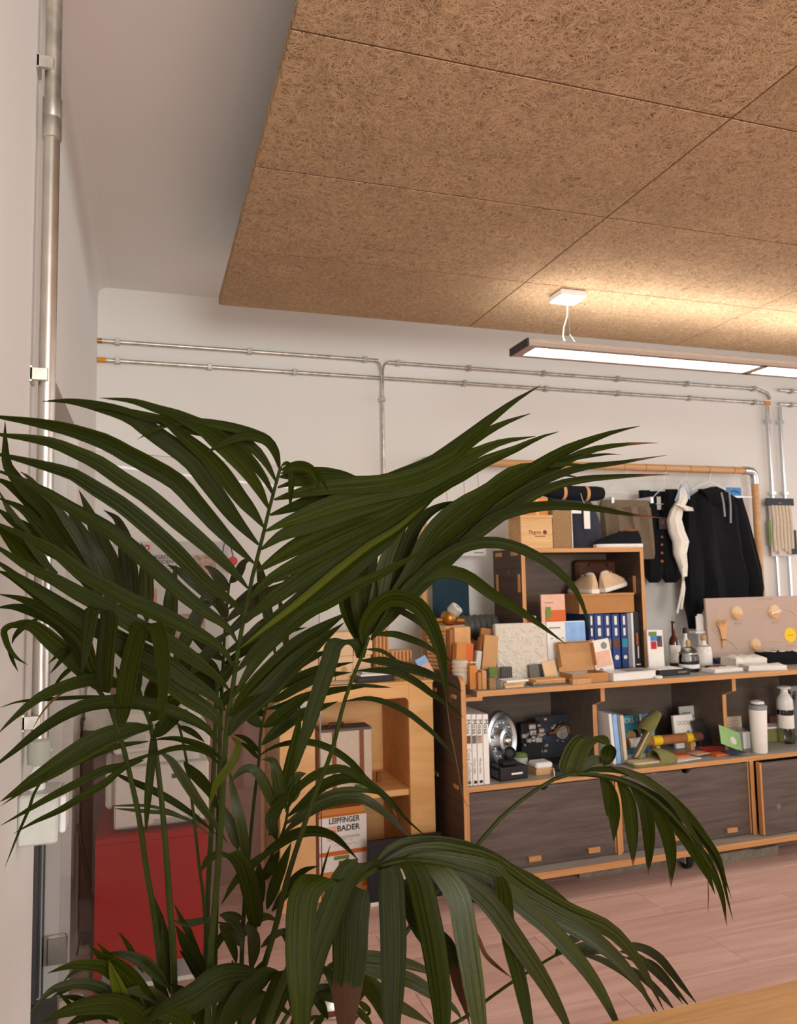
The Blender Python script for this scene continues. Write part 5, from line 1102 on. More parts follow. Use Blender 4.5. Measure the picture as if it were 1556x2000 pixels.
# ------------------------------------------------------------------ worktop left end: meter, roll, jar, photo card
mtp = ony(876, 1221, 3.58); wm = thing('water_meter', 'brass water meter with white dial on the grooved block', 'water meter', (mtp.x, 3.57, zm+.0006))
MB().lathe([(.012, 0), (.034, .008), (.042, .028), (.040, .052), (.030, .066), (.012, .07)], n=22).build('housing', 'brass', wm, True); MB().tube([(-.085, 0, .024), (-.03, 0, .026), (.03, 0, .022), (.075, 0, .018)], .013, 12).build('pipe_ends', 'brass', wm, True)
hd = Matrix.Translation((.016, -.006, .062)) @ Matrix.Rotation(R(38), 4, 'Y') @ Matrix.Rotation(R(28), 4, 'X')
MB().lathe([(.030, -.006), (.034, 0), (.034, .034), (.030, .036)], n=22, M4=hd).build('register', 'white_plastic', wm, True); MB().lathe([(.001, .0362), (.029, .0362), (.029, .038), (.001, .038)], n=22, M4=hd).build('dial', 'paper', wm, True)
dsl = MB().box(-.012, .012, -.004, .004, .0382, .039, 0, hd); dsl.build('counter', 'print_black', wm)
rlp = ony(920, 1240, 3.66); pv = thing('ribbed_pipe', 'dark grey ribbed plastic pipe lying behind the samples', 'pipe', (rlp.x+.04, 3.705, ZT+.245)); rbs = []
for i in range(15): rbs.append(.058+.006*(i % 2))
MB().tube([(-.11+.016*i, 0, 0) for i in range(15)], rbs, 20).build('pipe', 'pvc_grey', pv, True); part('cradle', 'cardboard', pv, -.08, .10, -.05, .05, -.2445, -.0655, .002)
jr = bottle('wool_jar', 'glass jar packed with wavy beige wool layers at the shelf end', 899, 1336, [(.022, .012), (.030, .02), (.034, .05), (.032, .09), (.035, .125)], 'cream_cloth', ZT, 3.30, [('foot', 'grey_plastic', [(.020, 0), (.021, .003), (.021, .011), (.018, .0118)])], 'jar')
for k in range(3): MB().lathe([(.033+.001*k, .075+.018*k), (.038, .078+.018*k), (.038, .083+.018*k), (.033, .086+.018*k)], n=18).build('wool_layer', 'cream_cloth', jr, True)
phc, w, h = slab('photo_card', 'small beach photo card at the end of the cabinet top', 'photo card', 836, 858, 1286, 1318, CT, .003, 'sky_blue', Y=3.44, lean=R(14)); phc.rotation_euler[1] = R(-25); phc.location.z += .012; phc.location.x -= .02; part('sand', 'print_peach', phc, -w*.48, w*.48, -.0011, -.0002, h*.05, h*.62)

# ------------------------------------------------------------------ birch cabinet: on top, inside, in front
yb0 = 3.56
for i, (a, b_, y0, y1, zb, lb, hole) in enumerate(((588, 622, 1298, 1342, 0, 'pale block with a round hole on the cabinet top, left one', True), (623, 655, 1298, 1342, 0, 'plain pale block on the cabinet top beside the left hole', False), (656, 690, 1298, 1342, 0, 'pale block with a round hole on the cabinet top, right one', True), (600, 640, 1255, 1297, 1, 'pale block in the upper row, left', False), (641, 690, 1250, 1297, 1, 'pale block in the upper row, middle', False), (691, 728, 1256, 1297, 1, 'pale block in the upper row, right', False), (691, 728, 1298, 1340, 0, 'pale block at the right end of the lower row', False))):
    zz = CT+.0003+zb*.112; A, B = ony(a, y1, yb0), ony(b_, y1, yb0); t = thing('timber_block', lb, 'block', ((A.x+B.x)/2, yb0+.004*i*(1-zb), zz), 0, 'pale timber blocks on the cabinet'); w = B.x-A.x-.002
    part('block', 'pale_block', t, -w/2, w/2, 0, .14, 0, .111, .002)
    if hole: MB().lathe([(.001, -.0006), (.011, -.0006), (.011, -.0001), (.001, -.0001)], (0, 0, .05), 16, 'y').build('hole', 'brown_leather', t); MB().lathe([(.011, -.003), (.014, -.002), (.014, -.0001), (.011, -.0001)], (0, 0, .05), 16, 'y').build('hole_rim', 'kraft', t)
def ribbed(label, x0, x1, y0, y1, Y, zb):
    r0, w, h = slab('ribbed_block', label, 'block', x0, x1, y0, y1, zb, .10, 'clay_light', Y=Y, group='ribbed fibre blocks'); n = max(3, int(w/.018))
    for i in range(n): part('rib', 'clay', r0, -w/2+w*(i+.1)/n, -w/2+w*(i+.5)/n, -.006, -.0003, .002, h-.002, .001)
    return r0
ribbed('tall ribbed orange fibre block on the cabinet top', 731, 760, 1229, 1310, 3.60, CT+.0003); ribbed('low ribbed fibre block right of the tall ribbed one', 762, 805, 1271, 1310, 3.60, CT+.0003)
bt = thing('black_tray', 'black flat tray under the magazines on the cabinet', 'tray', (ony(738, 1328, 3.46).x, 3.44, CT+.0003), R(2)); part('tray', 'black_plastic', bt, -.105, .075, 0, .10, 0, .026, .003)
zq = CT+.0268
for i, (lb, mt, dx, yw) in enumerate((('bottom white magazine of the pile on the black tray', 'paper', .02, 3), ('middle grey magazine of the pile on the black tray', 'paper_grey', .03, -4), ('top white magazine of the pile on the black tray', 'paper', .025, 6))):
    o = thing('magazine', lb, 'magazine', (bt.location.x+dx, 3.450, zq), R(yw), 'magazines on the black tray'); part('cover', mt, o, -.105, .105, 0, .09, 0, .009, .001); part('spine_print', 'print_black', o, .03, .09, -.0009, -.0001, .002, .007); zq += .0095
for i, (px, yw, lb) in enumerate(((600, 6, 'white sheet lying at the left of the cabinet top'), (650, -8, 'cream sheet lying in the middle of the cabinet top'))):
    o = thing('paper_sheet', lb, 'paper', (ony(px, 1345, 3.44).x, 3.42, CT+.0004+.003*i), R(yw), 'papers on the cabinet'); part('sheet', 'paper' if i == 0 else 'cream_cloth', o, -.1, .09, 0, .085, 0, .0025)
pk, w, h = slab('parcel_case', 'pale fabric case with brown leather straps in the cabinet', 'case', 627, 727, 1428, 1548, zs, .12, 'cream_cloth', Y=3.52)
part('lid_band', 'felt_grey', pk, -w/2-.001, w/2+.001, -.001, .121, h, h+.012, .002)
for u in (-.24, .30): part('strap', 'tan_strap', pk, w*u-.010, w*u+.010, -.004, -.0005, 0, h+.004)
MB().tube([(-.075, .05, h+.012), (-.065, .045, h+.028), (-.005, .045, h+.028), (.005, .05, h+.012)], .008, 8).build('handle', 'brown_leather', pk, True)
gb = thing('green_block', 'dark green block beneath the fabric case in the cabinet', 'block', (ony(712, 1548, 3.47).x, 3.465, zs+.0003)); part('block', 'moss', gb, -.035, .02, 0, .045, 0, .02, .002)
lbx, w, h = slab('brick_box', 'clay-orange box with a white maker label at the cabinet bottom', 'box', 624, 719, 1592, 1800, .0505, .20, 'orange_card', Y=3.455, yaw=R(3))
MB().prism([(-w/2, h), (w/2, h), (w/2-.015, h+.028), (-w/2+.01, h+.028)], .012, .19, 'y').build('sloped_top', 'orange_card', lbx)
part('label', 'paper', lbx, -w*.498, w*.498, -.0014, -.0003, h*.52, h*.985); part('orange_band', 'print_orange', lbx, -w*.498, w*.498, -.0014, -.0003, h*.46, h*.518); part('lower_label', 'paper', lbx, -w*.498, w*.498, -.0014, -.0003, h*.25, h*.458); part('green_block_print', 'print_green', lbx, -w*.2, w*.12, -.0026, -.0015, h*.40, h*.45); part('brick_print', 'print_brown', lbx, -w*.1, w*.3, -.0026, -.0015, h*.28, h*.38)
lz = h*.9; fs = w*.155
letters('LEIPFINGER', fs, (w*.35, -.0018, lz), lbx, 'print_black', align='RIGHT', sx=.82, bold=.022); letters('BADER', fs, (w*.35, -.0018, lz-fs*1.05), lbx, 'print_black', align='RIGHT', bold=.022); letters('Ziegelwerke', fs*.62, (w*.35, -.0018, lz-fs*2.0), lbx, 'print_grey', align='RIGHT')
lg = part('logo', 'print_peach', lbx, -w*.34, -w*.12, -.0024, -.0015, lz-fs*2.1, lz-fs*.35); letters('B', fs*1.5, (-w*.27, -.0027, lz-fs*1.85), lbx, 'print_orange'); part('logo_bar', 'print_orange', lbx, -w*.315, -w*.285, -.0029, -.0025, lz-fs*1.85, lz-fs*.9)
for k in range(2): MB().tube([(-w*.3+.02*k+i*.0085, -.0018, h*(.66-.06*k)+.004*math.sin(i*1.9)) for i in range(14)], .0009, 4).build('script_line', 'print_orange', lbx)
nf = thing('navy_portfolio', 'dark navy portfolio board standing before the cabinet', 'portfolio', (ony(795, 1780, 3.33).x, 3.345, 0), 0, None, R(-2)); w = ony(868, 1700, 3.34).x-ony(723, 1700, 3.34).x; hh = ony(800, 1632, 3.345).z
part('board', 'navy_dark', nf, -w/2, w/2, 0, .015, .0005, hh, .002); part('brown_panel', 'brown_leather', nf, -w*.12, w*.25, -.0016, -.0002, hh*.84, hh*.93); part('photo', 'paper_grey', nf, -w*.34, w*.1, -.0016, -.0002, hh*.35, hh*.66); part('white_foot', 'paper', nf, -w*.47, -w*.36, -.0016, -.0002, hh*.0, hh*.06)

# ------------------------------------------------------------------ back wall at the left: information board and heart
A, B = ony(222, 1058, 4.085), ony(447, 1330, 4.085)
ib = thing('info_board', 'white information board with red heading on the back wall', 'notice board', (A.x, 4.085, B.z)); w, h = B.x-A.x, A.z-B.z
part('board', 'paper_grey', ib, 0, w, 0, .0145, 0, h, .001)
def il(px, py): p = ony(px, py, 4.085); return p.x-A.x, p.z-B.z
x, z = il(262, 1080); letters('B 2', .058, (x, -.001, z), ib, 'print_red', bold=.025); x, z = il(289, 1092); letters('UMGESTALTUNG', .027, (x, -.001, z), ib, 'print_black', bold=.02); x, z = il(290, 1101); letters('N BODEN', .027, (x, -.001, z), ib, 'print_black', bold=.02)
for k in range(7): x, z = il(272, 1108+k*4); part('text_line', 'print_grey', ib, x, x+.17, -.0009, -.0001, z, z+.004)
for n_, (a, b_, c, d), mt in (('photo', (376, 1084, 422, 1122), 'photo_warm'), ('photo', (400, 1132, 440, 1182), 'print_pink'), ('photo', (292, 1150, 306, 1185), 'print_pink'), ('photo', (330, 1200, 400, 1250), 'photo_warm')):
    x, z = il(a, b_); x1, z1 = il(c, d); part(n_, mt, ib, x, x1, -.0015, -.0001, z1, z)
p = ony(445, 1100, 4.06); ht = thing('heart_ornament', 'red fabric heart hanging on a dark cord beside the information board', 'ornament', (p.x, 4.06, p.z))
hp = [(.05*16*math.sin(t)**3/16, .046*(13*math.cos(t)-5*math.cos(2*t)-2*math.cos(3*t)-math.cos(4*t))/16) for t in [i*2*math.pi/28 for i in range(28)]]
hm = MB(); hm.loft([[Vector((x*k, y_, z*k)) for x, z in hp] for k, y_ in ((.55, -.022), (.85, -.016), (1, 0), (.85, .016), (.55, .022))]); hm.build('heart', 'heart_red', ht, True)
MB().tube([(-.028, 0, .03), (-.02, .01, .09), (-.005, .02, .125), (.012, .02, .10), (.028, 0, .03)], .003, 6).build('cord', 'navy_dark', ht, True)

# ------------------------------------------------------------------ the potted kentia palm
PB = dep(440, 2560, 1.36); PB.z = 0.0
palm = thing('potted_palm', 'tall potted kentia palm with long arching fronds in the foreground', 'palm', PB)
MB().lathe([(.13, 0), (.14, .004), (.165, .29), (.172, .30), (.172, .315), (.158, .315), (.152, .27), (.10, .262)], n=32).build('pot', 'pot_grey', palm, True)
MB().lathe([(.001, .282), (.06, .284), (.12, .280), (.150, .272)], n=24).build('soil', 'soil', palm, True)
def spline(pts, n):
    """Catmull-Rom through tuples of any length"""
    P = [tuple(float(c) for c in p) for p in pts]
    if len(P) == 2: P = [P[0], tuple((a+b_)/2 for a, b_ in zip(*P)), P[1]]
    P = [tuple(2*a-b_ for a, b_ in zip(P[0], P[1]))] + P + [tuple(2*a-b_ for a, b_ in zip(P[-1], P[-2]))]
    segs = len(P)-3; L = [math.dist(P[i+1], P[i+2])+1e-6 for i in range(segs)]; tot = sum(L); out = []
    for k in range(n):
        s = tot*k/(n-1); i = 0
        while i < segs-1 and s > L[i]: s -= L[i]; i += 1
        t = min(1, s/L[i]); a, b_, c, d = P[i:i+4]
        out.append(tuple(.5*((2*q)+(-p+r)*t+(2*p-5*q+4*r-s_)*t*t+(-p+3*q-3*r+s_)*t**3) for p, q, r, s_ in zip(a, b_, c, d)))
    return out
PROF = ((0, .12), (.06, .42), (.16, .78), (.30, .98), (.42, 1), (.60, .90), (.78, .60), (.92, .24), (1, .02))
DROOP = ((0, .45), (.06, .85), (.15, 1), (.4, 1), (.65, .86), (.85, .55), (.95, .3), (1, .06))
def prof(t, P):
    for (a, u), (b_, v) in zip(P[:-1], P[1:]):
        if t <= b_: return u+(v-u)*(t-a)/(b_-a)
    return P[-1][1]
FROND = {}
def frond(key, pts, r0, r1, d0, d1, to_base=True):
    """stalk and midrib as one tapering tube; pixel polyline from the lowest visible point upwards"""
    sp = spline(pts, 26); n = len(sp); W3 = []
    for i, (x, y) in enumerate(sp): W3.append(dep(x, y, d0+(d1-d0)*i/(n-1)))
    rr = [(r0+(r1-r0)*i/(n-1))*(d0+(d1-d0)*i/(n-1))/FPX for i in range(n)]
    if to_base:
        base = PB+Vector((random.uniform(-.05, .05), random.uniform(-.05, .05), .27)); s = W3[0]; mid = (base*.5+s*.5)+Vector((0, 0, .02))
        W3 = [base, base*.7+mid*.3, mid] + W3; rr = [rr[0]*1.25, rr[0]*1.2, rr[0]*1.1] + rr
    o = MB().tube([p-PB for p in W3], rr, 8).build('frond', 'stalk', palm, True); FROND[key] = o
    return o
def leaf(key, w, d0, d1, mat, flag, pts):
    droop = 'h' in flag; n = 24; sp = spline(pts, n); k = random.uniform(-1, 1)
    P3 = [dep(x, y, d0+(d1-d0)*i/(n-1)+.02*k*math.sin(math.pi*i/(n-1))) for i, (x, y) in enumerate(sp)]
    tilt = R(random.uniform(12, 34))*random.choice((-1, 1)); PF = DROOP if droop else PROF
    vs, uv, prevS = [], [], None; fold = .22 if not droop else -.10
    for i in range(n):
        t = i/(n-1); T_ = (P3[min(i+1, n-1)]-P3[max(i-1, 0)]).normalized(); V = (CAM-P3[i]).normalized()
        if droop: S = (_r - T_*_r.dot(T_)*.55).normalized(); S = (S - V*S.dot(V)*.6).normalized()
        else:
            S = T_.cross(V)
            S = S.normalized() if S.length > 1e-4 else prevS
            if prevS is not None and S.dot(prevS) < -.2: S = -S
        prevS = S; Nn = S.cross(T_).normalized()
        if Nn.dot(V) < 0: Nn = -Nn
        th = tilt*(.4+.6*t); S2 = S*math.cos(th)+Nn*math.sin(th); N2 = Nn*math.cos(th)-S*math.sin(th)
        hw = .5*w*(d0+(d1-d0)*t)/FPX*prof(t, PF)/math.cos(th)
        for j, u in enumerate((-1, -.55, 0, .55, 1)):
            off = -fold*hw*(1-abs(u)) + (.05*hw if abs(u) == .55 else 0)
            vs.append(P3[i]+S2*(u*hw)+N2*off-PB); uv.append((j/4, t))
    fs = [(i*5+j, i*5+j+1, i*5+j+6, i*5+j+5) for i in range(n-1) for j in range(4)]
    mb = MB(); mb.add(vs, fs); mb.uv = uv
    return mb.build('leaflet', mat, FROND[key], True)
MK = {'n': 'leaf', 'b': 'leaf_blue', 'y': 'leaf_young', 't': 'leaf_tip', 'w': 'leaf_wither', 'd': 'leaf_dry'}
def parse(s): return [tuple(float(c) for c in p.split(',')) for p in s.split()]
STALKS = '''
A|7|3.2|1.22|1.12|404,2010 411,1860 418,1780 426,1690 432,1600 437,1510 440,1453 445,1401 452,1358 459,1311 467,1255 477,1203 488,1149 499,1100 510,1063 519,1019 527,989 536,955 548,911
B|7|3.5|1.30|1.26|482,2010 514,1892 539,1807 560,1719 590,1624 616,1547 647,1470 669,1382 687,1328 703,1289 713,1266 720,1245
C|4|2|1.52|1.55|430,1420 433,1345 437,1270 440,1214 443,1183 448,1139
D|6.5|4|1.30|1.24|325,2010 312,1880 299,1777 286,1700 272,1600 260,1542 247,1485 238,1450 226,1414 213,1378 195,1352 175,1324 144,1290
U|7|4|1.26|1.28|342,2010 338,1854 332,1777 325,1680 318,1591 312,1533 305,1475 297,1432 290,1400 280,1378 270,1344 258,1300
V|3.8|2.5|1.36|1.40|410,2000 399,1777 390,1700 380,1610 372,1542 364,1485 357,1448 349,1415
W|6|4|1.40|1.45|397,2010 404,1803 407,1720 413,1611 417,1508 421,1406 424,1330
E|5|2.5|1.46|1.48|468,2000 475,1800 485,1683 490,1624 498,1547 506,1483 508,1440 513,1409 521,1376 530,1350
F|5|2.5|1.40|1.42|486,2000 495,1850 505,1760 518,1701 531,1670 547,1637 557,1611 563,1575
G|9|4|1.10|1.12|500,2060 560,1900 620,1800 680,1735 735,1697 790,1682 850,1684 910,1700
I|5|3|1.24|1.26|520,2060 560,1985 600,1930 640,1892 700,1880
K|5.5|2.5|1.28|1.62|640,2040 690,1965 730,1911 797,1815 850,1745 930,1652 985,1590 1050,1540 1108,1512 1160,1512 1220,1527 1280,1562 1340,1625 1388,1695
J|4|2|1.34|1.60|700,2090 800,2040 900,1992 951,1953 1000,1918 1035,1896 1067,1876 1100,1860 1160,1850 1220,1870
M|6|3|1.18|1.20|330,2060 300,2000 280,1960 262,1925
Q|6|3|1.20|1.22|430,2080 450,2000 480,1940 510,1905
'''
for ln_ in STALKS.strip().split('\n'):
    k_, a, b_, c, d, pts = ln_.split('|'); frond(k_, parse(pts), float(a), float(b_), float(c), float(d))
